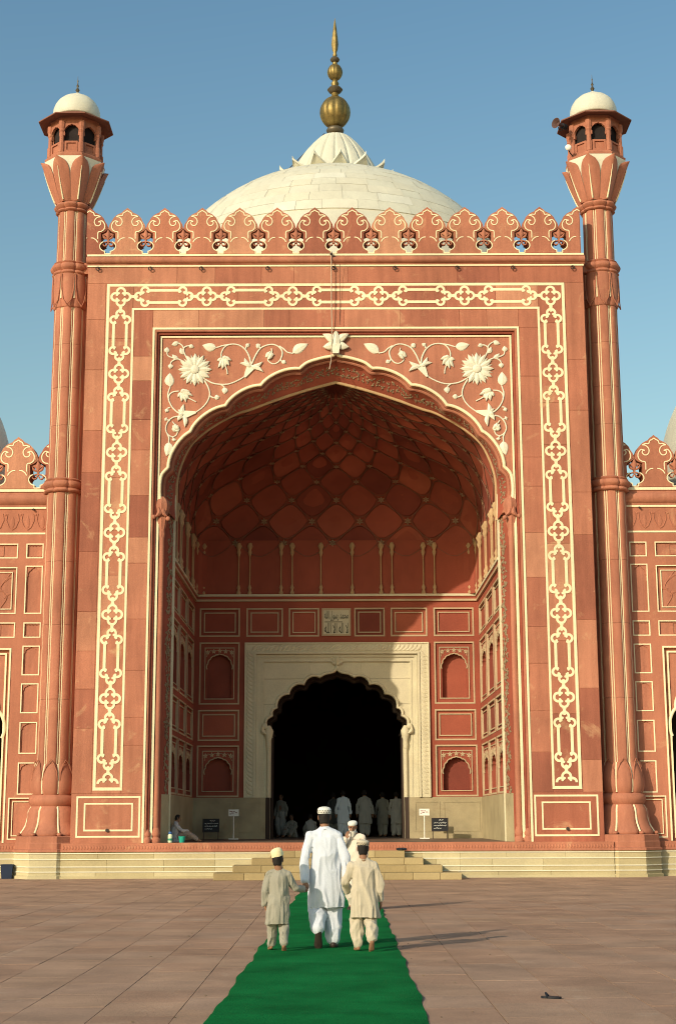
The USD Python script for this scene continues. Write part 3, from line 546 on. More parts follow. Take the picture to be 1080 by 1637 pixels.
for s in (-1, 1):
    f = lambda a, b: (min(s * a, s * b), max(s * a, s * b))
    for a, b, z0, z1, k, q in ((3.40, 4.77, 7.90, 8.87, 'double', 0), (1.90, 3.14, 7.90, 8.87, 'double', 0), (.63, 1.66, 7.90, 8.87, 'double', 0), (3.40, 4.76, 5.55, 7.67, 'niche', .58), (3.39, 4.78, 4.30, 5.33, 'double', 0), (3.39, 4.80, 2.40, 4.11, 'niche', .42)):
        x = f(a, b); pan.append((x[0], z0, x[1], z1, k, q))
PORT = sbox(-3.2, 0, 3.2, 7.67)
region = sbox(-XW - .4, 2.36, XW + .4, 9.12).difference(PORT)
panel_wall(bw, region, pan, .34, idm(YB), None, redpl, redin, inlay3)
for s in (-1, 1): obj(bw, 'dado_slab', moved(ext(sbox(min(s * 2.45, s * (XW + .4)), FLOOR - .05, max(s * 2.45, s * (XW + .4)), 2.36), -.03, .34), (0, YB, 0)), dado)
for s in (-1, 1):
    for a, b in ((2.62, 3.5), (3.6, 4.86)):
        obj(bw, 'dado_frame', moved(ext(ring(sbox(min(s * a, s * b), 1.2, max(s * a, s * b), 2.22), 0, -.05), -.045, 0), (0, YB, 0)), dado)
obj(bw, 'cornice_fillet', bx(-XW, XW, YB - .10, YB + .1, 9.29, 9.37), portm)
obj(bw, 'cornice_band', bx(-XW, XW, YB - .06, YB + .1, 9.19, 9.29), redpl)
obj(bw, 'cornice_fillet', bx(-XW, XW, YB - .07, YB + .1, 9.12, 9.19), inlay3)
# marble plaque with carved letters
letm = mat('carved_letter', (.10, .085, .06), None, rough=.8)
pl = part(mosque, 'calligraphy_plaque', label='square marble plaque carved with calligraphy')
obj(pl, 'plaque', bx(-.50, .47, YB - .03, YB + .1, 7.92, 8.85), portm)
obj(pl, 'plaque_frame', moved(ext(ring(sbox(-.52, 7.90, .49, 8.87), 0, -.06), -.06, .1), (0, YB, 0)), inlay3)
for line, (x0, z0, x1, z1) in zip(SCRIPT, ((-.43, 8.42, .40, 8.78), (-.43, 7.99, .40, 8.36))):
    for g in line:
        pg = Polygon([(x0 + a * (x1 - x0) / 999, z0 + b * (z1 - z0) / 999) for a, b in g[0]], [[(x0 + a * (x1 - x0) / 999, z0 + b * (z1 - z0) / 999) for a, b in h] for h in g[1:]]).buffer(0)
        obj(pl, 'letter', moved(ext(pg, -.045, -.02), (0, YB, 0)), letm)
obj(pl, 'letter_rule', bx(-.42, .2, YB - .045, YB - .02, 8.38, 8.40), letm)

# side walls
for s in (-1, 1):
    sw = part(mosque, 'side_wall')
    tm0 = lambda m: turn(m, s)
    tm = lambda m: moved(tm0(m), (s * XW, 0, 0))
    o = (lambda a, b: (a, b)) if s < 0 else (lambda a, b: (-b, -a))
    pan = []
    for i in range(3):
        a, b = 1.25 + i * 2.42, 1.25 + i * 2.42 + 2.1
        for z0, z1, k, q in ((7.90, 8.87, 'double', 0), (5.55, 7.67, 'niche', .58), (4.30, 5.33, 'double', 0), (2.40, 4.11, 'niche', .42)):
            x = o(a, b); pan.append((x[0], z0, x[1], z1, k, q))
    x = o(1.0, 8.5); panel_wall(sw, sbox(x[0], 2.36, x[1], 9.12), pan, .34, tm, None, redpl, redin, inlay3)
    obj(sw, 'dado_slab', tm(ext(sbox(x[0], FLOOR - .05, x[1], 2.36), -.03, .3)), dado)
    for z0, z1, d, mm, nm in ((9.29, 9.37, .10, portm, 'cornice_fillet'), (9.19, 9.29, .06, redpl, 'cornice_band'), (9.12, 9.19, .07, inlay3, 'cornice_fillet')):
        obj(sw, nm, tm(ext(sbox(x[0] + (.0 if s < 0 else .1), z0, x[1] - (.1 if s < 0 else 0), z1), -d, .1)), mm)

# ------------------------------------------------------------------ vault
ZS, ZA, YF = 11.2, 14.87, 1.0
wz = [(a, b) for b, a in RA[1:][:, :]]; WZ = np.array([a for a, b in wz]); WW = np.array([b for a, b in wz])
zz = np.linspace(ZS, ZA - .0005, 160); ww = np.interp(zz, WZ, WW); ww = np.maximum(ww, .002); dd = 7.5 * np.clip(ww / 4.87, 0, 1) ** .72
s_ = np.r_[0, np.cumsum(np.hypot(np.diff(zz), np.diff(dd)))]; s_ /= s_[-1]
NT, NU = 60, 121
tt = np.linspace(0, 1, NT); TAB = np.zeros((NT, NU, 3))
for i, t in enumerate(tt):
    z, w, dep = np.interp(t, s_, zz), np.interp(t, s_, ww), np.interp(t, s_, dd); n = 2.1 + 20 * max(0, 1 - t * 1.9) ** 3
    ph = np.linspace(0, PI, 900); c, q = np.cos(ph), np.sin(ph)
    xy = np.c_[-w * 1.016 * np.sign(c) * np.abs(c) ** (2 / n), YF + dep * np.abs(q) ** (2 / n)]
    xy = resamp(xy, NU); TAB[i, :, :2] = xy; TAB[i, :, 2] = z
def S(u, t):
    a, b = np.clip(t, 0, 1) * (NT - 1), np.clip(u, 0, 1) * (NU - 1); i, j = min(int(a), NT - 2), min(int(b), NU - 2); a -= i; b -= j
    return (TAB[i, j] * (1 - a) * (1 - b) + TAB[i + 1, j] * a * (1 - b) + TAB[i, j + 1] * (1 - a) * b + TAB[i + 1, j + 1] * a * b)
def SN(u, t):
    e = .006; a = S(min(u + e, 1), t) - S(max(u - e, 0), t); b = S(u, min(t + e, 1)) - S(u, max(t - e, 0)); n = np.cross(a, b); n /= max(np.linalg.norm(n), 1e-9)
    return n if n @ (np.array([0, 3.0, 11.5]) - S(u, t)) > 0 else -n                    # towards the room
VA = part(mosque, 'vault')
shell = np.array([[S(u, t) - SN(u, t) * .07 for u in np.linspace(0, 1, 61)] for t in np.linspace(0, 1, 30)])
obj(VA, 'vault_shell', grid(shell), redpl, smooth=True)
plan = np.array([S(u, 0)[:2] for u in np.linspace(0, 1, 121)])
up_ = np.array([[(x, y, z) for x, y in plan] for z in (9.36, 10.2, ZS + .1)])
obj(VA, 'drum_wall', grid(up_), redpl)
NC, NR = 28, 11
tr = np.array([0, .085, .17, .255, .34, .425, .51, .59, .665, .735, .80, .86])
def node(k, j):
    jj = min(max(j, -1), NR); t = tr[jj] if jj >= 0 else -.08
    return k / NC, t
def edge(a, b, n=9):
    """ogee line in (u, t)"""
    q = np.linspace(0, 1, n); e = .5 - .5 * np.cos(PI * q); e = .9 * e + .1 * q
    return np.c_[a[0] + (b[0] - a[0]) * q, a[1] + (b[1] - a[1]) * e]
ribs, boss = [], []
def S2(u, t): return S(min(max(u, 0), 1), t) if t >= 0 else S(min(max(u, 0), 1), 0) + np.array([0, 0, t * 6.5])
def tj(j): return tr[j] if 0 <= j < len(tr) else (-.09 if j < 0 else .93)
for j in range(0, NR + 1):
    for k in range(0, NC + 1):
        u, t = k / NC, tj(j)
        if (k + j) % 2 == 0:                                    # a small flower where four panels meet
            if .02 < u < .98:
                c = S2(u, t); n = SN(u, t); a = np.cross(n, (0, 0, 1.)); a /= np.linalg.norm(a); b = np.cross(a, n); r = .14 * (1 - .5 * t)
                for i in range(6):
                    al = i * PI / 3 + PI / 2; d_ = a * math.cos(al) + b * math.sin(al); w = np.cross(n, d_)
                    boss.append(tri([c + n * .02, c + d_ * r * .55 + w * r * .24 + n * .04, c + d_ * r + n * .03, c + d_ * r * .55 - w * r * .24 + n * .04], [(0, 1, 2), (0, 2, 3), (1, 0, 2), (2, 0, 3)]))
            continue
        # a rounded lozenge panel, slightly hollow and tilted
        lo, hi = t - tj(j - 1), tj(j + 1) - t; rows = []; dep = rng.uniform(.02, .09); tl = rng.uniform(-.07, .12); th = np.arange(22) * 2 * PI / 22; edge_ = []
        for rr in (1.0, .93, .6, .25, .02):
            row = []
            for x in th:
                c_, s__ = math.cos(x), math.sin(x); q = .845 * rr / (abs(c_) ** 1.32 + abs(s__) ** 1.32) ** (1 / 1.32)
                uu, t2 = u + q * c_ / NC, t + q * s__ * (hi if s__ > 0 else lo); n = SN(min(max(uu, 0), 1), max(t2, 0)); base = S2(uu, t2)
                if rr == 1.0: edge_.append(base + n * .012)
                row.append(base - n * (.10 if rr == 1.0 else .0 + dep * (1 - rr * rr) + tl * (1 - rr) * (.4 + s__ * rr)))
            rows.append(row)
        m = grid(np.array(rows), wrap=True)
        if m.face_normals[-22:].mean(0) @ SN(u, max(t, 0)) < 0: m = tri(m.vertices, m.faces[:, ::-1])
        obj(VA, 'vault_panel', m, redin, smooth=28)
        ribs.append(tube(edge_, .011, 4, closed=True))
obj(VA, 'rib_net', ribs, ribm, smooth=True, kind='stuff')
obj(VA, 'rib_flowers', boss, inlay3, kind='stuff')
ros = []
for i in range(22):
    u0 = (i + .5) / 22
    p0, p1 = S(u0, .985), S(u0, .875); n = SN(u0, .93); w = np.cross(n, p1 - p0); w /= np.linalg.norm(w)
    mid_ = (p0 + p1) / 2; ros.append(tri([p0 + n * .03, mid_ + w * .07 + n * .0, p1 + n * .02, mid_ - w * .07 + n * .0, mid_ + n * .05], [(0, 1, 4), (1, 2, 4), (2, 3, 4), (3, 0, 4), (1, 0, 4), (2, 1, 4), (3, 2, 4), (0, 3, 4)]))
obj(VA, 'crown_rosette', ros, redin)
obj(VA, 'crown_field', grid(np.array([[S(u, t) - SN(u, min(t, .97)) * .03 for u in np.linspace(0, 1, 41)] for t in np.linspace(.83, 1, 8)])), redpl)
def colonnette(x, y):
    ms = [tube([(x, y, 9.5), (x, y, 10.9)], .024, 8), lathe([(.065, 9.37), (.08, 9.42), (.04, 9.52), (.07, 9.6), (.025, 9.72)], 10, None, (x, y, 0)), lathe([(.03, 10.72), (.075, 10.85), (.05, 10.95), (.11, 11.08), (.05, 11.2)], 10, None, (x, y, 0))]
    return cat_(ms)
for x in (4.67, 3.44, 3.05, 1.95, 1.56, .55):
    for s in (-1, 1): obj(VA, 'colonnette', colonnette(s * x, YB - .06), colm, smooth=50)
for y in (1.6, 2.6, 3.0, 4.6, 5.0, 6.6, 7.0, 8.1):
    for s in (-1, 1): obj(VA, 'colonnette', colonnette(s * (XW - .06), y), colm, smooth=50)

# ------------------------------------------------------------------ marble doorway
PO = part(mosque, 'marble_doorway')
Z0 = 2.36
legs = sbox(-3.2, Z0, 3.2, 7.67).difference(sbox(-2.45, 0, 2.45, 7.0))
def pframe(a, b, y0, y1):
    """door-frame shaped ring: a, b inset from the outer edge"""
    return ext(sbox(-3.2 + a, Z0, 3.2 - a, 7.67 - a).difference(sbox(-3.2 + b, Z0 - 1, 3.2 - b, 7.67 - b)), YB + y0, YB + y1)
obj(PO, 'outer_band', [pframe(0, .38, -.05, .3), pframe(0, .05, -.085, .1), pframe(.33, .40, -.09, .1)], portm)
cb = []
def rope(p0, p1, n):
    p0, p1 = np.array(p0), np.array(p1); d = (p1 - p0) / n; q = np.array([-d[1], d[0]]) / np.linalg.norm(d)
    for i in range(n):
        a = p0 + d * i; cb.append(leaf(a - q * .12, a + d * 1.9 + q * .12, .13, YB - .052, .03, n=6, bend=.12))
rope((-3.01, Z0 + .1), (-3.01, 7.3), 34); rope((3.01, Z0 + .1), (3.01, 7.3), 34); rope((-2.95, 7.48), (0, 7.48), 20); rope((2.95, 7.48), (0, 7.48), 20)
obj(PO, 'carved_rope', cb, portm)
obj(PO, 'inner_moulding', [pframe(.38, .52, .02, .3), pframe(.42, .48, .005, .1)], portm, smooth=20)
obj(PO, 'inner_moulding', [pframe(.52, .64, .06, .3), pframe(.60, .66, .045, .2)], portm)
t = spline([(-.60, 6.50), (-.42, 6.60), (-.15, 6.66), (-.04, 6.74), (0, 6.86)], 5)
pm = arcs([(-2.26, 5.16), (-2.10, 5.43), (-1.68, 5.92), (-1.16, 6.25), (-.60, 6.50)], .24, 10)
lowp = spline([(-2.27, 4.42), (-2.37, 4.6), (-2.46, 4.82), (-2.44, 5.03), (-2.26, 5.16)], 5)
pl_ = np.vstack([lowp[:-1], pm[:-1], t]); PA = np.vstack([pl_, (pl_ * (-1, 1))[::-1][1:]])
DOOR = Polygon(np.vstack([[(-2.29, FLOOR - .1)], PA, [(2.29, FLOOR - .1)]])).buffer(0)
big = sbox(-2.6, Z0, 2.6, 7.05).difference(DOOR)
# spandrel slabs with joints
for i, (x0, x1, z0, z1) in enumerate([(-2.6, -.95, 6.42, 7.05), (-.95, .85, 6.42, 7.05), (.85, 2.6, 6.42, 7.05), (-2.6, 0, 5.55, 6.415), (0, 2.6, 5.55, 6.415), (-2.6, 0, Z0, 5.545), (0, 2.6, Z0, 5.545)]):
    g = big.intersection(sbox(x0 + .002, z0 + .002, x1 - .002, z1 - .002))
    if not g.is_empty: obj(PO, 'marble_slab', ext(g, YB + .12 + .002 * (i % 3), YB + .34), portm)
obj(PO, 'door_edge', tube(np.c_[PA[:, 0], np.full(len(PA), YB + .1), PA[:, 1]], .05, 8), portm, smooth=50)
pu = sbox(-4, 4.4, 4, 8)
obj(PO, 'door_moulding', ext(DOOR.difference(DOOR.buffer(-.04, join_style=1)).intersection(pu), YB + .20, YB + .33), portm)
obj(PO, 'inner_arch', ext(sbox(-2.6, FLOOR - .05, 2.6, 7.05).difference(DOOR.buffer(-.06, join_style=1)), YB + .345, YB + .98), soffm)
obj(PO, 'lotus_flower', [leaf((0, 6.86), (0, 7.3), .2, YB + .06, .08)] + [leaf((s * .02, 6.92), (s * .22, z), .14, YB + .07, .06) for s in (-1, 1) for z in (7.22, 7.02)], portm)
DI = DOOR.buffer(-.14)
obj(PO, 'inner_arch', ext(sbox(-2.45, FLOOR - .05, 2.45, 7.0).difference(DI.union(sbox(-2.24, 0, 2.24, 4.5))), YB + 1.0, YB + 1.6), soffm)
for s in (-1, 1):
    F = (lambda m: m) if s < 0 else mirror
    obj(PO, 'colonnette', F(tube([(-2.36, YB + .1, FLOOR), (-2.36, YB + .1, 4.3)], .07, 10)), portm, smooth=50)
    obj(PO, 'capital', F(cat_([lathe([(.07, 4.0), (.10, 4.15), (.08, 4.25), (.14, 4.45), (.17, 4.62), (.06, 4.8)], 14, lobesec(.15), (-2.36, YB + .08, 0)), leaf((-2.38, 4.5), (-2.56, 4.82), .16, YB + .0, .08, bend=.3), dome_disc(-2.5, 4.78, .1, YB + .02, .06)])), portm, smooth=50)
    obj(PO, 'jamb_slab', F(bx(-2.5, -2.30, YB - .0, YB + 1.4, FLOOR, Z0)), soffm)

# dark prayer hall behind the doorway
HA = part(mosque, 'prayer_hall')
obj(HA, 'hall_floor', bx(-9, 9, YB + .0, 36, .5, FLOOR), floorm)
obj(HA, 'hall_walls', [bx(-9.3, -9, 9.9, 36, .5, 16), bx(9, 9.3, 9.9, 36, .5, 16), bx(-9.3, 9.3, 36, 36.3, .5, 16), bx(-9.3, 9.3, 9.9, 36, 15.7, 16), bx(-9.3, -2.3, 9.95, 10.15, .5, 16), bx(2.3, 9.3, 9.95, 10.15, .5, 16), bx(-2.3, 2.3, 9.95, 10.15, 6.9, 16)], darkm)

# shell of the block: side walls, roof, back
obj(mosque, 'block_wall', [bx(-8.0, -7.6, .9, 38, 0, 18.6), bx(7.6, 8.0, .9, 38, 0, 18.6), bx(-8, 8, 38, 38.4, 0, 18.6)], stone2)
obj(mosque, 'roof', bx(-8, 8, .6, 38, 18.3, 18.66), stone2)
obj(mosque, 'iwan_floor', bx(-5.6, 5.6, .02, YB - .02, FLOOR - .22, FLOOR), floorm)
obj(mosque, 'threshold', bx(-5.1, 5.1, -.26, .02, FLOOR - .2, FLOOR + .002), stone2)

# ------------------------------------------------------------------ plinth and stairs
PT = part(mosque, 'plinth')
def plinth_run(x0, x1, yf, yb):
    x = x0
    for z0, z1 in ((0, .19), (.19, .53), (.53, .74)):
        x = x0
        while x < x1 - .02:
            w = rng.uniform(.9, 1.7)
            if x1 - x - w < .6: w = x1 - x
            obj(PT, 'plinth_stone', block(x + .002, x + w - .002, z0 + .001, z1 - .001, yf - rng.uniform(0, .004), yb, .006), plinthm); x += w
    for z in (.19, .33, .535, .70): obj(PT, 'plinth_fillet', bx(x0, x1, yf - .022, yf + .05, z - .013, z + .013), inlay2)
    obj(PT, 'plinth_base', bx(x0, x1, yf - .05, yf + .1, -.02, .07), plinthm)
    obj(PT, 'plinth_cap', bx(x0, x1, yf - .05, yb, .74, .80), stone3)
    obj(PT, 'plinth_cap', bx(x0, x1, yf - .02, yb, .80, FLOOR - .003), stone2)
    ms = [leaf((x + .02, .80), (x + .02, .92), .075, yf - .021, .014, n=5) for x in np.arange(x0 + .05, x1, .085)]
    obj(PT, 'carved_leaf_band', ms, stone2)
    obj(PT, 'plinth_core', bx(x0, x1, yb - .02, yb + 1.4, 0, FLOOR - .01), plinthm)
plinth_run(-7.8, -3.45, -.28, .3); plinth_run(3.45, 7.8, -.28, .3); plinth_run(-3.45, 3.45, -.28, .3)
ST = part(mosque, 'staircase')
for i in range(4):
    hw, y0, z0, z1 = 3.38 - i * .5, -1.75 + i * .36, i * .19, (i + 1) * .19
    x = -hw
    while x < hw - .02:
        w = rng.uniform(.55, 1.0)
        if hw - x - w < .4: w = hw - x
        m = block(x + .003, x + w - .003, z0, z1 - rng.uniform(0, .004), y0 + rng.uniform(0, .006), -.3, .012); obj(ST, 'step_stone', m, stepm); x += w

# ------------------------------------------------------------------ corner turrets
shadem = mat('kiosk_shade', (.022, .016, .016), None, rough=.9, blotch=.4)  # near-black colour standing in for the shade inside the kiosks
def turret(s):
    T = part(mosque, 'corner_turret'); cx, cy = s * 8.29, .95; L = (cx, cy, 0)
    def lt(name, prof, mt, n=64, sec=None, smooth=40): return obj(T, name, lathe(prof, n, sec, L), mt, smooth=smooth)
    PL = (cx, cy - .36, 0)
    def octp(name, prof, mt, smooth=False, at=None): return obj(T, name, lathe([(r / math.cos(PI / 8), z) for r, z in prof], 8, None, at or L, a0=PI / 8), mt, smooth=smooth)
    octp('pedestal', [(.98, -.02), (.98, .08), (.93, .1), (.93, .74)], plinthm, at=PL)
    for z in (.19, .33, .535, .70): octp('plinth_fillet', [(.95, z - .013), (.955, z), (.95, z + .013)], inlay2, at=PL)
    octp('pedestal_cap', [(.97, .74), (.97, .80), (.92, .82), (.92, .97), (.90, 1.0), (.90, 1.16), (.86, 1.18)], stone3, at=PL)
    B8 = lobesec(.10)
    lt('bell_base', [(.92, 1.18), (.95, 1.22), (.93, 1.3), (.84, 1.42), (.79, 1.6), (.775, 1.8), (.74, 1.92), (.66, 2.02)], stone3, sec=B8)
    for k in range(8):
        a = PI / 8 + k * PI / 4; p = [(.92, 1.24), (.85, 1.34), (.765, 1.5), (.72, 1.7), (.70, 1.88), (.63, 2.0)]
        obj(T, 'base_fillet', tube([(cx + r * math.cos(a), cy + r * math.sin(a), z) for r, z in p], .028, 6), inlay, smooth=60)
        c = (.97 * math.cos(a), .97 * math.sin(a)); m = trimesh.creation.icosphere(1, .075); m.apply_scale((1, 1, .7)); m.apply_translation((cx + c[0], cy + c[1], 1.22)); obj(T, 'petal_tip', m, stone3, smooth=True)
    lt('ring', [(.60, 2.0), (.66, 2.06), (.70, 2.13), (.71, 2.2), (.69, 2.28), (.62, 2.34)], stone3)
    lt('bulb', [(.60, 2.33), (.66, 2.42), (.69, 2.56), (.685, 2.75), (.65, 2.95), (.59, 3.12), (.54, 3.22)], stone3, sec=B8)
    for k in range(8):
        for e in (0, 1):
            a = PI / 8 * e + k * PI / 4
            if e:
                obj(T, 'base_fillet', tube([(cx + r * math.cos(a), cy + r * math.sin(a), z) for r, z in [(.58, 2.37), (.615, 2.56), (.61, 2.75), (.58, 2.95), (.53, 3.12), (.5, 3.22)]], .026, 6), inlay, smooth=60)
        # pointed petal edge at the top of the bulb
        a = k * PI / 4; q = [(-.34, 2.75, .655), (-.30, 3.0, .63), (-.16, 3.22, .585), (0, 3.34, .57), (.16, 3.22, .585), (.30, 3.0, .63), (.34, 2.75, .655)]
        obj(T, 'petal_edge', tube([(cx + r * math.cos(a + t), cy + r * math.sin(a + t), z) for t, z, r in q], .014, 5), stone2)
    def G(t):
        d = abs((t + PI / 8) % (PI / 4) - PI / 8) / (PI / 8)
        return .885 if d > .80 else .885 + .115 * math.sqrt(max(0, 1 - (d / .80) ** 2.4))
    def shaft(z0, z1, r0, r1, cuts):
        zs = [z0] + cuts + [z1]
        for a, b in zip(zs[:-1], zs[1:]):
            f = lambda z: r0 + (r1 - r0) * (z - z0) / (z1 - z0)
            lt('shaft_stone', [(f(a), a + .004), (f(b), b - .004)], stone3, n=160, sec=G, smooth=35)
        for k in range(8):
            a = PI / 8 + k * PI / 4
            for e in (-1, 1):
                p = []
                for z, r in ((z0, r0), (z1, r1)):
                    rr = r * .90; t = a + e * .036 / r; p.append((cx + rr * math.cos(t), cy + rr * math.sin(t), z))
                obj(T, 'shaft_fillet', tube(p, .015, 6), inlay, smooth=60)
    def collar(z0, z1, r):
        h = z1 - z0
        lt('ring', [(r, z0), (r + .05, z0 + .02), (r + .075, z0 + .12 * h), (r + .05, z0 + .25 * h), (r + .02, z0 + .3 * h), (r + .10, z0 + .42 * h), (r + .13, z0 + .58 * h), (r + .10, z0 + .74 * h), (r + .02, z0 + .8 * h), (r + .06, z0 + .9 * h), (r, z1)], stone3, n=96, sec=lobesec(.09), smooth=40)
    shaft(3.2, 11.34, .53, .51, [5.1, 7.3, 9.2]); collar(11.32, 11.76, .54)
    shaft(11.74, 17.3, .50, .485, [13.4, 14.6, 16.0])
    # hanging leaves under the upper ring
    lt('leaf_collar', [(.50, 17.2), (.53, 17.25), (.56, 17.5), (.575, 17.9), (.55, 18.28)], stone3, n=96, sec=lobesec(.08))
    for k in range(8):
        a = k * PI / 4; q = [(-.36, 18.25, .56), (-.33, 17.75, .575), (-.22, 17.4, .565), (0, 17.2, .60), (.22, 17.4, .565), (.33, 17.75, .575), (.36, 18.25, .56)]
        obj(T, 'petal_edge', tube([(cx + r * math.cos(a + t), cy + r * math.sin(a + t), z) for t, z, r in q], .018, 5), stone2)
        a += PI / 8; obj(T, 'shaft_fillet', tube([(cx + .53 * math.cos(a), cy + .53 * math.sin(a), z) for z in (17.45, 18.26)], .026, 6), inlay, smooth=60)
    collar(18.26, 18.70, .52); shaft(18.68, 20.4, .475, .47, []); collar(20.36, 20.72, .475)
    # lotus capital
    CZ, CA = [20.62, 20.8, 21.1, 21.4, 21.7, 21.9, 22.02], [.455, .53, .635, .735, .825, .875, .89]
    octp('capital_core', [(np.interp(z, CZ, CA), z) for z in np.linspace(20.62, 22.02, 9)], inlay2)
    for k in range(8):
        a0 = PI / 8 + k * PI / 4; rows = []
        for t in np.linspace(0, 1, 16):
            z = 20.66 + 1.30 * t; A_ = np.interp(z, CZ, CA); wd = (.390 - .02 * t) * (1 if t < .62 else math.sqrt(max(0, 1 - ((t - .62) / .385) ** 1.9)))
            row = []
            for q in np.linspace(-1, 1, 11):
                an = a0 + q * wd; r = A_ * octsec(an) * (1 if True else 0) + .012 + .055 * (1 - q * q) + .075 * t ** 7 + .02 * math.sin(PI * t)
                row.append((cx + r * math.cos(an), cy + r * math.sin(an), z + .02 * t * (1 - abs(q))))
            rows.append(row)
        m = grid(np.array(rows)); m2 = tri(m.vertices - np.array([math.cos(a0), math.sin(a0), 0]) * .05, m.faces[:, ::-1])
        obj(T, 'lotus_petal', cat_([m, m2]), stone3, smooth=50)
        st = []
        for t in np.linspace(.03, .78, 8):
            z = 20.66 + 1.30 * t; r = np.interp(z, CZ, CA) * octsec(a0) + .069 + .075 * t ** 7 + .02 * math.sin(PI * t); st.append((cx + r * math.cos(a0), cy + r * math.sin(a0), z))
        obj(T, 'petal_fillet', tube(st, np.linspace(.028, .007, 8), 6), inlay, smooth=60)
    octp('balcony_slab', [(.80, 22.0), (.885, 22.03), (.895, 22.10), (.84, 22.13), (.83, 22.17), (.78, 22.20)], stone3)
    V = [(cx + .74 / math.cos(PI / 8) * math.cos(PI / 8 + k * PI / 4), cy + .74 / math.cos(PI / 8) * math.sin(PI / 8 + k * PI / 4)) for k in range(8)]
    for k in range(8):
        x, y = V[k]; obj(T, 'kiosk_column', [lathe([(.10, 22.18), (.10, 22.5), (.075, 22.54), (.07, 22.85), (.10, 22.92), (.085, 22.97), (.11, 23.06), (.11, 23.24)], 8, None, (x, y, 0))], stone3)
        x2, y2 = V[(k + 1) % 8]; W_ = math.hypot(x2 - x, y2 - y); th = math.atan2(y2 - y, x2 - x)
        def setp(m):
            v = m.vertices; X = v[:, 0] + W_ / 2; return tri(np.c_[x + X * math.cos(th) - v[:, 1] * math.sin(th), y + X * math.sin(th) + v[:, 1] * math.cos(th), v[:, 2]], m.faces)
        hw = W_ / 2 - .1
        Lc = cusped(hw, 22.86, 23.14, 2, .2); A = Polygon(np.vstack([[(-hw, 22)], Lc, [(hw, 22)]])).buffer(0)
        obj(T, 'kiosk_arch', setp(ext(sbox(-W_ / 2, 22.75, W_ / 2, 23.24).difference(A), -.04, .05)), stone3)
        obj(T, 'railing_panel', setp(cat_([ext(ring(sbox(-hw, 22.2, hw, 22.56), 0, -.06), -.04, .04), ext(sbox(-hw + .06, 22.26, hw - .06, 22.5), .0, .03)])), stone2)
    octp('kiosk_core', [(.60, 22.15), (.60, 22.25)], stone2)
    octp('kiosk_lintel', [(.74, 23.22), (.76, 23.25), (.76, 23.40), (.6, 23.41)], stone3)
    octp('opening_screen', [(.64, 22.2), (.64, 23.3)], shadem)  # solid dark prism added behind the arches so the openings look shaded
    octp('eave', [(.66, 23.40), (.80, 23.39), (1.10, 23.335), (1.115, 23.34), (1.115, 23.375), (.80, 23.50), (.74, 23.58), (.60, 23.62)], eavem)
    L = (cx, cy, -.24)
    lt('cupola', [(.71, 23.84), (.735, 23.9), (.75, 24.0), (.74, 24.14), (.69, 24.30), (.60, 24.45), (.46, 24.58), (.28, 24.68), (.12, 24.73), (.08, 24.76)], domem, n=40, smooth=True)
    lt('cupola_cap', [(.16, 24.70), (.17, 24.74), (.09, 24.79), (.05, 24.82)], inlay2, n=16)
    lt('cupola_spike', [(.03, 24.8), (.035, 24.86), (.07, 24.92), (.035, 24.98), (.025, 25.02), (.045, 25.07), (.02, 25.12), (.015, 25.2), (.025, 25.24), (.008, 25.29), (.003, 25.42)], gold2, n=10)
for s in (-1, 1): turret(s)

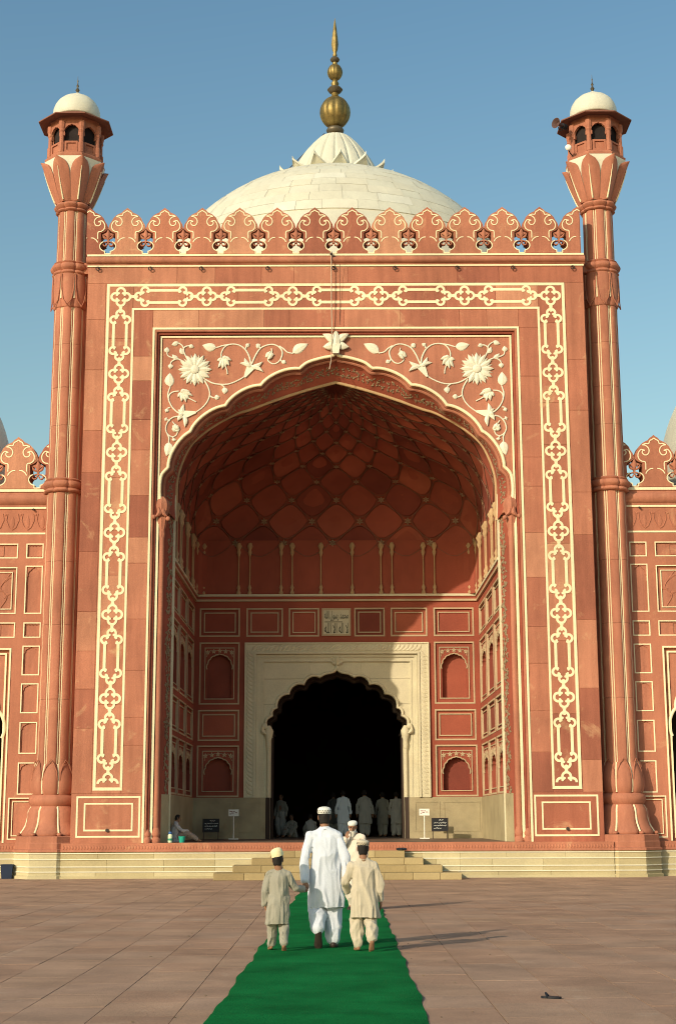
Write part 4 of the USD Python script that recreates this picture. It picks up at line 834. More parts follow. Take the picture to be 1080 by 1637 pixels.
# ------------------------------------------------------------------ side wings
for s in (-1, 1):
    w = part(mosque, 'side_wing'); YW = 1.0
    f = lambda a, b: (min(s * a, s * b), max(s * a, s * b))
    pan = []; BC = 11.9
    for A_, B_ in ((8.86, 9.36), (2 * BC - 9.36, 2 * BC - 8.86)):
        x = f(A_, B_)
        for z0, z1 in ((9.39, 9.82), (7.70, 9.14), (6.98, 7.42), (5.86, 6.72), (4.74, 5.60), (3.55, 4.46), (2.37, 3.28)): pan.append((x[0], z0, x[1], z1, 'relief'))
        x = f(A_ + (-.1 if A_ < 10 else -.24), B_ + (.24 if A_ < 10 else .1)); pan.append((x[0], 1.08, x[1], 2.26, 'double'))
    x = f(9.63, 2 * BC - 9.63); pan += [(x[0], 9.39, x[1], 9.82, 'relief'), (x[0], 7.70, x[1], 9.10, 'double'), (x[0], 6.98, x[1], 7.42, 'relief')]
    arch = cusped(2.0, 4.0, 6.2, 4, .15); arch[:, 0] += s * BC
    A = Polygon(np.vstack([[(s * BC - 2.0, .5)], arch, [(s * BC + 2.0, .5)]])).buffer(0)
    x = f(8.55, 15.2); panel_wall(w, sbox(x[0], FLOOR - .05, x[1], 10.95).difference(sbox(s * BC - 2.16, 0, s * BC + 2.16, 6.62)), pan, .5, idm(YW), None, stone2, stone3, inlay, line=.032)
    fr = sbox(s * BC - 2.16, FLOOR - .02, s * BC + 2.16, 6.62); top = sbox(-20, FLOOR, 20, 8)
    for a, y0, mm in ((.04, -.012, inlay), (-.10, .06, inlay)):
        obj(w, 'bay_frame', moved(ext(ring(fr, a, a - .05).intersection(top), y0 - .006, .3), (0, YW, 0)), mm)
    obj(w, 'bay_wall', moved(ext(fr.difference(A), .1, .5), (0, YW, 0)), stone3)
    obj(w, 'bay_arch_edge', tube(np.c_[arch[:, 0], np.full(len(arch), YW + .09), arch[:, 1]], .05, 8), inlay)
    fl = []
    for q in (-1, 1):
        c = np.array([s * BC + q * 1.55, 6.0])
        for k in range(8):
            u = np.array([math.cos(k * PI / 4), math.sin(k * PI / 4)]); fl.append(leaf(c, c + u * .22, .12, YW + .095, .03))
    obj(w, 'bay_flowers', fl, inlay2)
    vn = []
    for bz0, bz1 in ((7.85, 8.98),):
        for i in range(7):
            c = s * (10.0 + i * .62); q = spline([(c - .1, bz0 + .02), (c + .08, bz0 + .35), (c - .12, bz0 + .62), (c + .05, bz0 + .9), (c + .2, bz1 - .02)], 5)
            vn.append(tube(np.c_[q[:, 0], np.full(len(q), YW + .055), q[:, 1]], .018, 5))
            for z_, e in ((.3, .28), (.55, -.3), (.8, .26)): vn.append(leaf((c, bz0 + z_), (c + e, bz0 + z_ + .16), .10, YW + .06, .02, n=5, bend=.2))
    obj(w, 'carved_vines', vn, stone2)
    x = f(8.3, 15.2)
    fz = []
    for k in range(14):
        c = s * (8.9 + k * .46)
        q = [(-.16, 10.75), (-.19, 10.55), (-.10, 10.33), (0, 10.25), (.10, 10.33), (.19, 10.55), (.16, 10.75)]
        fz.append(tube(np.c_[[c + a for a, b in q], np.full(7, YW - .005), [b for a, b in q]], .016, 5)); fz.append(leaf((c, 10.3), (c, 10.7), .14, YW, .02)); fz.append(dome_disc(c + .23, 10.72, .04, YW, .02, 8))
    obj(w, 'frieze_relief', fz, stone2)
    for z0, z1, d, mm, nm in ((10.115, 10.165, .02, inlay, 'fillet'), (10.90, 10.96, .03, inlay, 'fillet'), (11.42, 11.50, .09, inlay, 'fillet')): obj(w, nm, bx(x[0], x[1], YW - d, YW + .2, z0, z1), mm)
    m = trimesh.creation.extrude_polygon(Polygon([(YW + .2, 10.955), (YW - .02, 10.955), (YW - .03, 11.02), (YW - .06, 11.04), (YW - .13, 11.1), (YW - .16, 11.2), (YW - .13, 11.3), (YW - .07, 11.34), (YW - .05, 11.42), (YW + .2, 11.42)]), x[1] - x[0], engine='earcut'); v = m.vertices
    obj(w, 'moulding', tri(np.c_[v[:, 2] + x[0], v[:, 0], v[:, 1]], m.faces), stone3, smooth=40)
    parapet(range(-4, 1) if s < 0 else range(-1, 4), s * 9.12, YW, 11.5, 1.07, name='wing_parapet')
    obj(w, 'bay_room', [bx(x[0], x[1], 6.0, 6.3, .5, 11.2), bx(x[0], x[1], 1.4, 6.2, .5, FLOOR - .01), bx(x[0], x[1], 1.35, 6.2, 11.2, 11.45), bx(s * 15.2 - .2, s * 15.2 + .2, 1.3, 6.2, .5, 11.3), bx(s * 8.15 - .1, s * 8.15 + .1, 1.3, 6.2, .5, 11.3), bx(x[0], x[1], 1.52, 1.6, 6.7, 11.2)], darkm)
    plinth_run(min(s * 8.9, s * 15.2), max(s * 8.9, s * 15.2), .5, 1.1)
    h = part(w, 'ring_hook'); obj(w, 'hook', tube([(s * 9.2, YW, 10.9), (s * 9.2, YW - .1, 10.86)], .03, 6), iron)

# ------------------------------------------------------------------ domes
def dome(cx, cy, zc, R, blocks, name, zd):
    D = part(mosque, name); L = (cx, cy, 0)
    pr = [(R * .86, zd), (R * .88, zc - R * .62), (R * .95, zc - R * .35)] + [(R * math.cos(a), zc + R * math.sin(a)) for a in np.linspace(-.12, 1.42, 22)]
    obj(D, 'dome_core', lathe([(r - (.03 if blocks else 0), z) for r, z in pr], 96, None, L), domem, smooth=True)
    if blocks:
        els = np.linspace(.50, 1.31, 13)
        for i in range(12):
            e0, e1 = els[i] + .0006, els[i + 1] - .0006; r = math.cos((e0 + e1) / 2) * R; n = max(10, int(r * PI / rng.uniform(.95, 1.15)))
            a = -2.95 + rng.uniform(0, .1)
            edges = []
            while a < -.16: edges.append(a); a += rng.uniform(.7, 1.35) * PI / n
            for a0, a1 in zip(edges[:-1], edges[1:]):
                pr_ = R + rng.uniform(0, .012); a0 += .005 / r; a1 -= .005 / r
                rows = [[(cx + q * math.cos(e) * math.cos(t), cy + q * math.cos(e) * math.sin(t), zc + q * math.sin(e)) for q, e in ((R - .05, e0), (pr_, e0), (pr_, (e0 + e1) / 2), (pr_, e1), (R - .05, e1))] for t in np.linspace(a0, a1, 4)]
                m = grid(np.array(rows), flip=False)
                c = m.vertices.mean(0) - np.array([cx, cy, zc])
                if (m.face_normals @ c).mean() < 0: m = tri(m.vertices, m.faces[:, ::-1])
                obj(D, 'dome_block', m, domem, smooth=20)
    return D
ZC, RD, CY = 19.95, 8.3, 16.0
D = dome(0, CY, ZC, RD, True, 'central_dome', 18.4)
L = (0, CY, 0)
# ribbed lotus cap and curled petals
def fl(t):
    d_ = (t * 20 / (2 * PI)) % 1.0; return 1 - .055 * (abs(d_ - .5) * 2) ** 6
obj(D, 'lotus_cap', lathe([(2.05, 28.0), (1.98, 28.22), (1.80, 28.62), (1.55, 29.08), (1.30, 29.45), (1.02, 29.80), (.72, 30.12), (.60, 30.21), (.4, 30.26)], 240, fl, L), domem, smooth=50)
for k in range(14):
    a = -PI / 2 + .09 + k * 2 * PI / 14; rows = []
    u = np.array([math.cos(a), math.sin(a), 0]); w_ = np.array([-u[1], u[0], 0])
    for t in np.linspace(0, 1, 8):
        r = 1.75 + .72 * t; z = 28.12 + .52 * t ** 1.7; hw = .44 * max(0, 1 - t ** 1.6)
        rows.append([np.array([0, CY, z - .10 * q * q * t]) + u * (r + 0) + w_ * hw * q for q in np.linspace(-1, 1, 7)])
    m = grid(np.array(rows)); m2 = tri(m.vertices - (0, 0, .09), m.faces[:, ::-1]); 
    sk = grid(np.array([[r[0] for r in rows], [r[0] - np.array([0, 0, .09]) for r in rows]])); sk2 = grid(np.array([[r[-1] for r in rows], [r[-1] - np.array([0, 0, .09]) for r in rows]]))
    obj(D, 'curled_petal', cat_([m, m2, sk, sk2]), domem, smooth=40)
Fi = part(mosque, 'gilded_finial')
g10 = lobesec(.07, 10)
def sph(z, r, h, n=9): return [(max(.04, r * math.sin(t)), z - h * math.cos(t)) for t in np.linspace(.12, PI - .12, n)]
for nm, pr, mt, sec in (('base_ring', [(.42, 30.2), (.34, 30.28), (.22, 30.36)], gold, None), ('disc', [(.2, 30.36), (.34, 30.46), (.38, 30.56), (.33, 30.66), (.2, 30.72)], gold2, None), ('large_globe', sph(31.40, .66, .72, 15), gold, g10), ('neck', [(.14, 32.05), (.2, 32.12), (.13, 32.2), (.16, 32.28)], gold, None),
                       ('disc', [(.16, 32.28), (.26, 32.36), (.33, 32.46), (.25, 32.56), (.14, 32.62)], gold2, None), ('neck', [(.13, 32.6), (.17, 32.75), (.10, 32.9), (.16, 32.98)], gold, None), ('small_globe', sph(33.28, .33, .38, 13), gold, g10),
                       ('neck', [(.08, 33.62), (.11, 33.7), (.08, 33.76)], gold, None), ('disc', [(.1, 33.76), (.18, 33.82), (.205, 33.88), (.16, 33.96), (.07, 34.0)], gold2, None), ('spike', [(.06, 33.98), (.1, 34.08), (.07, 34.2), (.12, 34.35), (.15, 34.6), (.12, 34.95), (.07, 35.4), (.005, 35.86)], gold, lobesec(.12, 6))):
    obj(Fi, nm, lathe(pr, 60, sec, L), mt, smooth=50)
obj(D, 'dome_cable', tube([(-.45, CY - .3, 30.3), (-2.0, CY - .5, 28.55), (-3.2, CY - .6, 27.65)], .02, 5), iron)
for s in (-1, 1): dome(s * 19.9, 16.0, 15.4, 6.55, False, 'side_dome', 11.5)
obj(mosque, 'wing_roof', [bx(-27, -8, 6.2, 26, 0, 11.6), bx(8, 27, 6.2, 26, 0, 11.6)], stone2)

# ------------------------------------------------------------------ carpet and small things
cw = []
for y in np.linspace(-41, -1.95, 520):
    c = -1.057 + .0092 * (y + 31); r = .74 + .0042 * (y + 31)
    e = .016 * math.sin(y * 1.9) + .010 * math.sin(y * 5.1); rp_ = float(max(0, meshkit.noise(np.array([[y * 1.7, 3.3, 1.]]))[0] - .68)) * .14
    cw.append([(c + e, y, -.004)] + [(c + e + (r - c) * q, y, .012 + .004 * math.sin(y * 2.3 + q * 4) * (1 if .02 < q < .98 else .3) + rp_ * (.3 + .7 * math.sin(2.5 * q + y) ** 2)) for q in np.linspace(0, 1, 9)] + [(r + .01 * math.sin(y * 2.7 + 1), y, -.004)])
obj('/World', 'carpet', grid(np.array(cw)), carpetm, smooth=40, label='long bright green carpet runner leading across the courtyard to the steps', cat='carpet')

cable = np.array([(-.13, -.16, 18.72), (-.13, -.17, 18.5), (-.13, -.16, 17.0), (-.12, -.10, 16.3), (-.14, .02, 15.4), (-.2, .02, 15.0)])
cb = thing('hanging_cable', 'thin pale cable hanging from the parapet to the crown of the great arch', 'cable')
wirem = mat('pale_cable', (.42, .33, .24), None, rough=.6)
obj(cb, 'cable', tube(spline(cable, 8), .016, 5), wirem); obj(cb, 'clip', bx(-.17, -.09, -.21, -.13, 18.60, 18.66), iron)
obj(cb, 'cable_strand', tube([(.13, -.16, 18.3), (.13, -.02, 16.8), (.12, .0, 16.4)], .007, 4), iron)

def horn(loc, rz, label):
    t = thing('loudspeaker', label, 'loudspeaker', loc=loc, rz=rz)
    hm = mat('horn_paint', (.10, .055, .05), None, rough=.5)
    prof = [(a * .68, b * .7) for a, b in [(.06, 0), (.07, .12), (.10, .24), (.16, .34), (.24, .42), (.25, .44), (.235, .44), (.15, .35), (.09, .25)]]
    m = lathe(prof, 24, None); v = m.vertices; obj(t, 'horn', tri(np.c_[v[:, 0], -v[:, 2], v[:, 1]], m.faces), hm, smooth=40)
    m = trimesh.creation.cylinder(.09, .16, sections=16); m.apply_transform(trimesh.transformations.rotation_matrix(PI / 2, (1, 0, 0))); m.apply_translation((0, .08, 0)); obj(t, 'driver', m, black)
    a = np.linspace(0, PI, 9); obj(t, 'bracket', tube(np.c_[.12 * np.cos(a), np.full(9, -.05), -.02 - .16 * np.sin(a)], .014, 6), iron)
    return t
horn((7.17, .30, 23.08), -50, 'horn loudspeaker fixed under the eave of the right corner turret')
fl_ = thing('floodlight', 'small white floodlight on the balcony of the right corner turret', 'lamp', loc=(7.33, .25, 22.32))
m = trimesh.creation.icosphere(2, .10); m.apply_scale((1, .7, 1)); obj(fl_, 'lamp_head', m, white, smooth=True); obj(fl_, 'arm', tube([(0, .05, 0), (.06, .12, -.12), (.16, .2, -.2)], .02, 6), iron)

def placard(x, y):
    t = thing('notice_stand', f'small white notice on a thin post {"left" if x < 0 else "right"} of the marble doorway', 'sign', loc=(x, y, FLOOR))
    obj(t, 'post', tube([(0, 0, .02), (0, 0, .8)], .018, 8), white); obj(t, 'foot', bx(-.16, .16, -.09, .09, 0, .03), white)
    obj(t, 'notice', bx(-.17, .17, -.035, -.015, .76, .98), white)
    obj(t, 'notice_marks', [bx(-.13 + i * .06, -.13 + i * .06 + w, -.039, -.034, z, z + .025) for i, w, z in ((0, .1, .90), (2, .05, .90), (1, .08, .85), (3, .07, .86), (0, .05, .82))], mat('notice_ink_' + ('a' if x < 0 else 'b'), (.25, .10, .10)))
placard(-3.46, 7.45); placard(2.90, 7.45)
chalk = mat('sign_lettering', (.55, .55, .52), None, rough=.8)
def board(x, y, rz):
    t = thing('black_sign_board', f'black board with pale handwritten lines standing {"left" if x < 0 else "right"} of the marble doorway', 'sign', loc=(x, y, FLOOR), rz=rz)
    obj(t, 'board', bx(-.26, .26, -.015, .015, .26, .66), black)
    obj(t, 'board_frame', [bx(-.28, .28, -.02, .02, .66, .68), bx(-.28, .28, -.02, .02, .24, .26), bx(-.28, -.26, -.02, .02, .26, .66), bx(.26, .28, -.02, .02, .26, .66)], iron)
    for sx in (-.24, .24):
        obj(t, 'leg', tube([(sx, 0, .26), (sx, -.06, 0)], .014, 6), iron); obj(t, 'leg', tube([(sx, .02, .5), (sx, .16, 0)], .014, 6), iron)
    r2 = random.Random(3 if x < 0 else 5); ms = []
    for z, a, b in ((.61, -.03, .12), (.52, -.20, .22), (.43, -.20, .20), (.34, -.20, .02)):
        xx = a
        while xx < b:
            w = r2.uniform(.03, .07); p = [(xx, z + r2.uniform(-.01, .02)), (xx + w * .4, z - r2.uniform(0, .02)), (xx + w * .8, z + r2.uniform(0, .025)), (xx + w, z)]
            q = spline(p, 4); ms.append(tube(np.c_[q[:, 0], np.full(len(q), -.017), q[:, 1]], .008, 4)); xx += w + r2.uniform(.004, .02)
    obj(t, 'handwriting', ms, chalk)
board(-4.22, 7.5, 4); board(3.42, 7.5, -4)

bt = thing('water_bottle', 'white and green drinking flask on the iwan floor beside the seated person', 'bottle', loc=(-4.80, .42, FLOOR))
obj(bt, 'flask', lathe([(.055, 0), (.065, .02), (.065, .2), (.05, .24)], 16), mat('flask_plastic', (.55, .60, .42), rough=.4), smooth=40); obj(bt, 'cap', lathe([(.045, .24), (.05, .26), (.05, .30), (.03, .31)], 12), mat('flask_cap', (.05, .12, .30), rough=.4)); obj(bt, 'label_band', lathe([(.0665, .06), (.0665, .12)], 16, caps=False), mat('flask_label', (.05, .25, .15)))
bk = thing('bucket', 'small turquoise bucket on the iwan floor beside the seated person', 'bucket', loc=(-4.47, .50, FLOOR))
gm = mat('turquoise_plastic', (.02, .30, .22), rough=.4)
obj(bk, 'pail', lathe([(.07, 0), (.10, .17), (.108, .175), (.10, .18), (.068, .02)], 20), gm, smooth=40); a = np.linspace(.1, PI - .1, 9); obj(bk, 'handle', tube(np.c_[.1 * np.cos(a), np.full(9, .02), .165 + .05 * np.sin(a)], .006, 5), iron)

bn = thing('waste_bin', 'dark blue bin on the ground before the plinth of the left wing', 'bin', loc=(-9.38, .12, 0), rz=8)
bm = mat('bin_plastic', (.018, .028, .055), rough=.45)
obj(bn, 'bin_body', trimesh.Trimesh(*(lambda s, e: (np.array([(-s, -s, 0), (s, -s, 0), (s, s, 0), (-s, s, 0), (-e, -e, .38), (e, -e, .38), (e, e, .38), (-e, e, .38)]), [(0, 2, 1), (0, 3, 2)] + [t for i in range(4) for t in ((i, (i + 1) % 4, 4 + (i + 1) % 4), (i, 4 + (i + 1) % 4, 4 + i))] + [(4, 5, 6), (4, 6, 7)]))(.14, .17), process=False), bm)
obj(bn, 'rim', flat(sbox(-.18, -.18, .18, .18).difference(sbox(-.15, -.15, .15, .15)), .37, .40), bm); obj(bn, 'liner', bx(-.15, .15, -.15, .15, .33, .36), black)
shoe = thing('shoe_pair', 'pair of small black shoes left at the right end of the top step', 'shoes', loc=(1.78, -.55, .765))
for s in (-1, 1):
    m = trimesh.creation.icosphere(2, 1.0); m.apply_scale((.05, .13, .04)); m.apply_transform(trimesh.transformations.rotation_matrix(1.0 + .3 * s, (0, 0, 1))); m.apply_translation((s * .05, s * .06, .032)); obj(shoe, 'shoe', m, black, smooth=True)
st = thing('lost_sandal', 'flat dark sandal lying on the paving at the right of the carpet', 'sandal', loc=(1.94, -29.35, .003), rz=70)
obj(st, 'sole', flat(affinity.scale(Point(0, 0).buffer(1), .036, .095), 0, .018), black); obj(st, 'strap', tube([(-.04, .03, .012), (0, .05, .045), (.04, .03, .012)], .010, 6), black)

lr = random.Random(11); lit = []
for i in range(46):
    y = lr.uniform(-31, -9); sd_ = lr.choice((-1, 1)); x = (-1.057 + .0092 * (y + 31) - abs(lr.gauss(0, .5)) - .03) if sd_ < 0 else (.74 + .0042 * (y + 31) + abs(lr.gauss(0, .6)) + .03)
    m = leaf((0, 0), (lr.uniform(.02, .05), 0), lr.uniform(.012, .03), 0, .008, n=4); v = m.vertices; a = lr.uniform(0, 6.28); c, s = math.cos(a), math.sin(a)
    lit.append(tri(np.c_[x + v[:, 0] * c - v[:, 2] * s, y + v[:, 0] * s + v[:, 2] * c, .004 - v[:, 1]], m.faces))
obj('/World', 'litter', lit, mat('dry_leaf', (.16, .11, .07), None), label='tiny dry leaves and crumbs strewn along the carpet edges', cat='litter', kind='stuff')

# ------------------------------------------------------------------ people
skinm = mat('skin', (.24, .12, .07), None, rough=.55, blotch=.08, bump=.04, fine=60)
hairm = mat('black_hair', (.012, .009, .008), None, rough=.6, bump=.4, fine=120)
beardm = mat('white_beard', (.62, .58, .52), None, rough=.8, bump=.5, fine=120)
sandal = mat('dark_leather', (.03, .02, .016), None, rough=.5)
def cloth(name, c): return mat(name, c, None, rough=.9, blotch=.07, bump=.15, fine=90., big=3., spec=.15, sheen=.15)
def sphere(c, r, n=20): return m3.Manifold.sphere(float(r), n).translate(tuple(map(float, c)))
def ell(c, r, n=32): return m3.Manifold.sphere(1.0, n).scale(tuple(map(float, r))).translate(tuple(map(float, c)))
def bone(a, b, ra, rb, n=20): return m3.Manifold.batch_hull([sphere(a, ra, n), sphere(b, rb, n)])
def chain(ps, rs, n=18):
    return m3.Manifold.batch_boolean([bone(a, b, ra, rb, n) for a, b, ra, rb in zip(ps[:-1], ps[1:], rs[:-1], rs[1:])], m3.OpType.Add)
def to_tm(m, edge=None, it=0):
    if edge: m = m.refine_to_length(edge)
    g = m.to_mesh(); t = trimesh.Trimesh(g.vert_properties[:, :3], g.tri_verts, process=True)
    if it: trimesh.smoothing.filter_taubin(t, lamb=.5, nu=.53, iterations=it)
    return t
def unit(v): v = np.asarray(v, float); return v / max(np.linalg.norm(v), 1e-9)
def hand(w, d, palm_n, s, curl, side):
    """palm, five fingers and thumb; d = direction of the hand, palm_n = out of the palm, side = which way the thumb lies (+-1)"""
    d, n = unit(d), unit(palm_n); n = unit(n - d * (n @ d)); u = np.cross(d, n) * side; ms = []
    k = [w + d * .085 * s + u * (.030 - i * .020) * s for i in range(4)]
    ms.append(m3.Manifold.batch_hull([sphere(w, .022 * s, 12)] + [sphere(p, .012 * s, 10) for p in k] + [sphere(w + d * .03 * s + u * .026 * s, .014 * s, 10)]))
    for i, p in enumerate(k):
        L = (.072, .080, .074, .058)[i] * s; pts = [p]; dd = d
        for j, f in enumerate((.45, .32, .23)):
            dd = unit(dd + n * math.tan(curl * (.35 + .2 * j))); pts.append(pts[-1] + dd * L * f)
        ms.append(chain(pts, [.0095 * s, .0088 * s, .008 * s, .007 * s], 8))
    b = w + d * .02 * s + u * .024 * s; t1 = b + unit(d * .7 + u * .7 + n * .2) * .04 * s; t2 = t1 + unit(d * .95 + u * .15 + n * .35) * .035 * s
    ms.append(chain([b, t1, t2], [.013 * s, .011 * s, .009 * s], 8))
    return m3.Manifold.batch_boolean(ms, m3.OpType.Add)
def foot(an, toe, s, tilt=0.):
    an, toe = np.array(an, float), np.array(toe, float); d = unit(toe - an)
    heel = an + np.array([0, 0, -.045 * s]) - d * np.array([1, 1, .4]) * .045 * s
    side = unit(np.cross((0, 0, 1.), d)); ms = [m3.Manifold.batch_hull([sphere(an, .036 * s, 12), sphere(heel, .032 * s, 12), sphere(toe + side * .022 * s, .022 * s, 10), sphere(toe - side * .026 * s, .019 * s, 10)])]
    for i in range(5):
        b = toe + side * (.026 - i * .014) * s; ms.append(bone(b, b + d * (.034 - i * .004) * s, (.012 if i == 0 else .009) * s, (.011 if i == 0 else .008) * s, 8))
    return m3.Manifold.batch_boolean(ms, m3.OpType.Add)
def loft(rows, n=72, seed=0, amp=None, power=2.3):
    """rows: (z, cx, cy, rx, ry, fold amplitude); closed solid with folds that run down the cloth"""
    r = np.random.RandomState(seed); ph = r.uniform(0, 6.28, 6); th = np.arange(n) * 2 * PI / n; P = []
    for z, cx, cy, rx, ry, a in rows:
        w1, w2, w3 = 5 * th + ph[0] + 1.6 * z, 9 * th + ph[1] - 1.1 * z + .8 * np.sin(2 * th + 3 * z + ph[4]), 14 * th + ph[2] + .7 * z
        f = 1 + a * (1.5 * (.55 - np.abs(np.sin(w1 / 2)) ** .8) + 1.1 * (.55 - np.abs(np.sin(w2 / 2)) ** .8) + .5 * np.sin(w3))
        c, s = np.cos(th), np.sin(th); P.append(np.c_[cx + rx * f * np.sign(c) * np.abs(c) ** (2 / power), cy + ry * f * np.sign(s) * np.abs(s) ** (2 / power), np.full(n, z)])
    P = np.array(P); k = len(rows); g = grid(P, wrap=True); v = np.vstack([g.vertices, P[0].mean(0), P[-1].mean(0)]); f = list(map(tuple, g.faces))
    for j in range(n): f += [(k * n, (j + 1) % n, j), (k * n + 1, (k - 1) * n + j, (k - 1) * n + (j + 1) % n)]
    m = trimesh.Trimesh(v, f, process=True)
    if m.volume < 0: m.invert()
    return m3.Manifold(m3.Mesh(vert_properties=np.asarray(m.vertices, np.float32), tri_verts=np.asarray(m.faces, np.uint32)))
def interp_rows(rows, n):
    rows = np.array(rows, float); t = np.linspace(rows[0, 0], rows[-1, 0], n); o = np.argsort(rows[:, 0])
    from scipy.interpolate import PchipInterpolator
    return [(z, *[float(PchipInterpolator(rows[o, 0], rows[o, i])(z)) for i in range(1, 6)]) for z in t]
def wrinkle(t, amp, freq, seed, zs=.35):
    t.merge_vertices(); n = t.vertex_normals; p = np.array(t.vertices)
    q = p.copy(); q[:, 2] += .55 * np.abs(p[:, 0] - p[:, 0].mean()) + .05 * np.sin(p[:, 0] * 23)
    def rid(v, e): return 1 - np.abs(2 * v - 1) ** e * 2
    a = rid(meshkit.noise(q * np.array([freq, freq, freq * zs]) + seed * 7.3, seed), .7); b = rid(meshkit.noise(q * np.array([freq * 1.9, freq * 1.9, freq * zs * 1.7]) + 3.1 * seed, seed + 5), .8)
    c = meshkit.fbm(p * freq * .6 + seed, 2, seed + 9) - .5; k = np.clip(.35 + 1.3 * meshkit.noise(p * freq * .28 + 2.2 * seed, seed + 3), .3, 1.3)
    t.vertices = p + n * np.maximum(k * (a * .55 + b * .28 - .3) * amp + c * amp * .8, -.38 * amp)[:, None]; return t
_pm = {}
def person(label, loc, rz, H, J, tunic_m, pants_m, tunic_rows, pants, cap=None, hair=True, shoes=None, beard=False, group=None, seed=1, fine=True, headd=(0, 1, 0), sleeve=(.068, .058, .052), capm=None, capband=None, head_k=1.0, pants2=True, legs=True):
    """J: joints in metres in the person's own frame (facing +y, feet at z 0)"""
    s = H / 1.75; hs = s * head_k; t = thing('person', label, 'person', group, loc=loc, rz=rz); J = {k: np.array(v, float) for k, v in J.items()}
    for q, sd in (('L', -1), ('R', 1)): J['sh' + q] = J['sh' + q] + np.array([-sd * .012, 0, -.022]) * s
    hd = J['head']; fd = unit(headd); side = unit(np.cross(fd, (0, 0, 1.))); upv = np.cross(side, fd)
    HP = lambda a, b, c: hd + side * a * hs + fd * b * hs + upv * c * hs
    ms = [m3.Manifold.batch_hull([ell(HP(0, -.015, .03), (.073 * hs, .088 * hs, .085 * hs), 28), ell(HP(0, .02, -.05), (.055 * hs, .062 * hs, .06 * hs), 24), sphere(HP(0, .06, -.092), .022 * hs)])]
    ms += [m3.Manifold.batch_hull([sphere(HP(0, .088, .012), .009 * hs, 10), sphere(HP(0, .112, -.032), .013 * hs, 10), sphere(HP(.014, .094, -.036), .009 * hs, 10), sphere(HP(-.014, .094, -.036), .009 * hs, 10)])]
    for q in (-1, 1):
        ms.append(m3.Manifold.batch_hull([ell(HP(q * .078, -.015, .012), (.010 * hs, .018 * hs, .018 * hs), 12), sphere(HP(q * .074, -.008, -.03), .009 * hs, 8)]))
        ms.append(ell(HP(q * .031, .083, .028), (.022 * hs, .010 * hs, .008 * hs), 12))
    ms.append(m3.Manifold.batch_hull([sphere(HP(-.022, .083, -.062), .007 * hs, 8), sphere(HP(.022, .083, -.062), .007 * hs, 8), sphere(HP(0, .09, -.06), .010 * hs, 8)]))
    ms.append(bone(HP(0, -.02, -.05), J['neck'], .056 * hs, .060 * hs))
    ch, pv = J['chest'], J['pelvis']
    ms.append(m3.Manifold.batch_hull([sphere(J['neck'], .05 * s), sphere(J['shL'], .042 * s), sphere(J['shR'], .042 * s), ell(ch, (.14 * s, .095 * s, .12 * s))])); ms.append(m3.Manifold.batch_hull([ell(ch, (.14 * s, .095 * s, .12 * s)), ell(pv, (.145 * s, .10 * s, .10 * s))]))
    for q, sd in (('L', -1), ('R', 1)):
        ms.append(chain([J['sh' + q], J['el' + q], J['wr' + q]], [.040 * s, .032 * s, .025 * s]))
        d = J['wr' + q] - J['el' + q]; hd_ = J.get('hd' + q, d)
        ms.append(hand(J['wr' + q], hd_, J.get('pn' + q, (-sd, .2, 0)), s * (1.0 if head_k < 1.1 else 1.05), J.get('curl', np.array(.5)).item() if 'curl' in J else .5, -sd if sd > 0 else 1) if fine else chain([J['wr' + q], J['wr' + q] + unit(hd_) * .09 * s, J['wr' + q] + unit(hd_) * .16 * s], [.03 * s, .034 * s, .018 * s], 10))
        ms.append(chain([pv + np.array([sd * .08 * s, 0, -.03]), J['kn' + q], J['an' + q]], [.085 * s, .055 * s, .036 * s])); ms.append(foot(J['an' + q], J['to' + q], s))
    body = m3.Manifold.batch_boolean(ms, m3.OpType.Add)
    obj(t, 'body', to_tm(body, .014 * s, 3), skinm, smooth=True)
    if hair:
        hm = m3.Manifold.batch_hull([ell(HP(0, -.022, .035), (.080 * hs, .094 * hs, .092 * hs), 36), ell(HP(0, -.045, -.05), (.066 * hs, .058 * hs, .05 * hs), 24)]).trim_by_plane(tuple(-fd), float(-(HP(0, .035, 0) @ fd))).trim_by_plane(tuple(unit(upv + fd * .25)), float(HP(0, -.09, -.075) @ unit(upv + fd * .25)))
        obj(t, 'hair', wrinkle(to_tm(hm, .012, 2), .004, 60, seed), hairm, smooth=True)
    # tunic with sleeves
    parts_ = [loft(interp_rows(tunic_rows, 40), 84, seed, power=2.2)]
    for q in ('L', 'R'):
        a, b, c = J['sh' + q], J['el' + q], J['wr' + q]; c2 = b + (c - b) * .93
        parts_.append(chain([a, a + (b - a) * .5, b, (b + c2) / 2, c2], [sleeve[0] * s, (sleeve[0] * .55 + sleeve[1] * .45) * s, sleeve[1] * s, (sleeve[1] * .5 + sleeve[2] * .5) * s, sleeve[2] * s], 20))
    parts_.append(m3.Manifold.batch_hull([sphere(J['neck'] + (0, 0, -(.025 * s)), .072 * s), sphere(J['shL'], .072 * s), sphere(J['shR'], .072 * s), sphere(J['neck'] + (0, 0, -.12 * s), .11 * s)]))
    tu = m3.Manifold.batch_boolean(parts_, m3.OpType.Add)
    for q in ('L', 'R'):
        d = unit(J['wr' + q] - J['el' + q]); c2 = J['el' + q] + (J['wr' + q] - J['el' + q]) * .93; tu = tu.trim_by_plane(tuple(-d), float(-((c2 + d * .02 * s) @ d))) if False else tu
    tt_ = wrinkle(to_tm(tu, .016 * s, 4), .036 * s, 8 / s, seed, .24)
    obj(t, 'tunic', tt_, tunic_m, smooth=True)
    nb, nk = J['neck'] + (0, 0, -.005 * s), unit(HP(0, -.02, -.05) - J['neck']); c = np.array([nb + nk * k for k in (.0, .02, .045)]) 
    obj(t, 'collar', tube(c * 1.0, [.068 * s, .064 * s, .060 * s], 18), tunic_m, smooth=True)
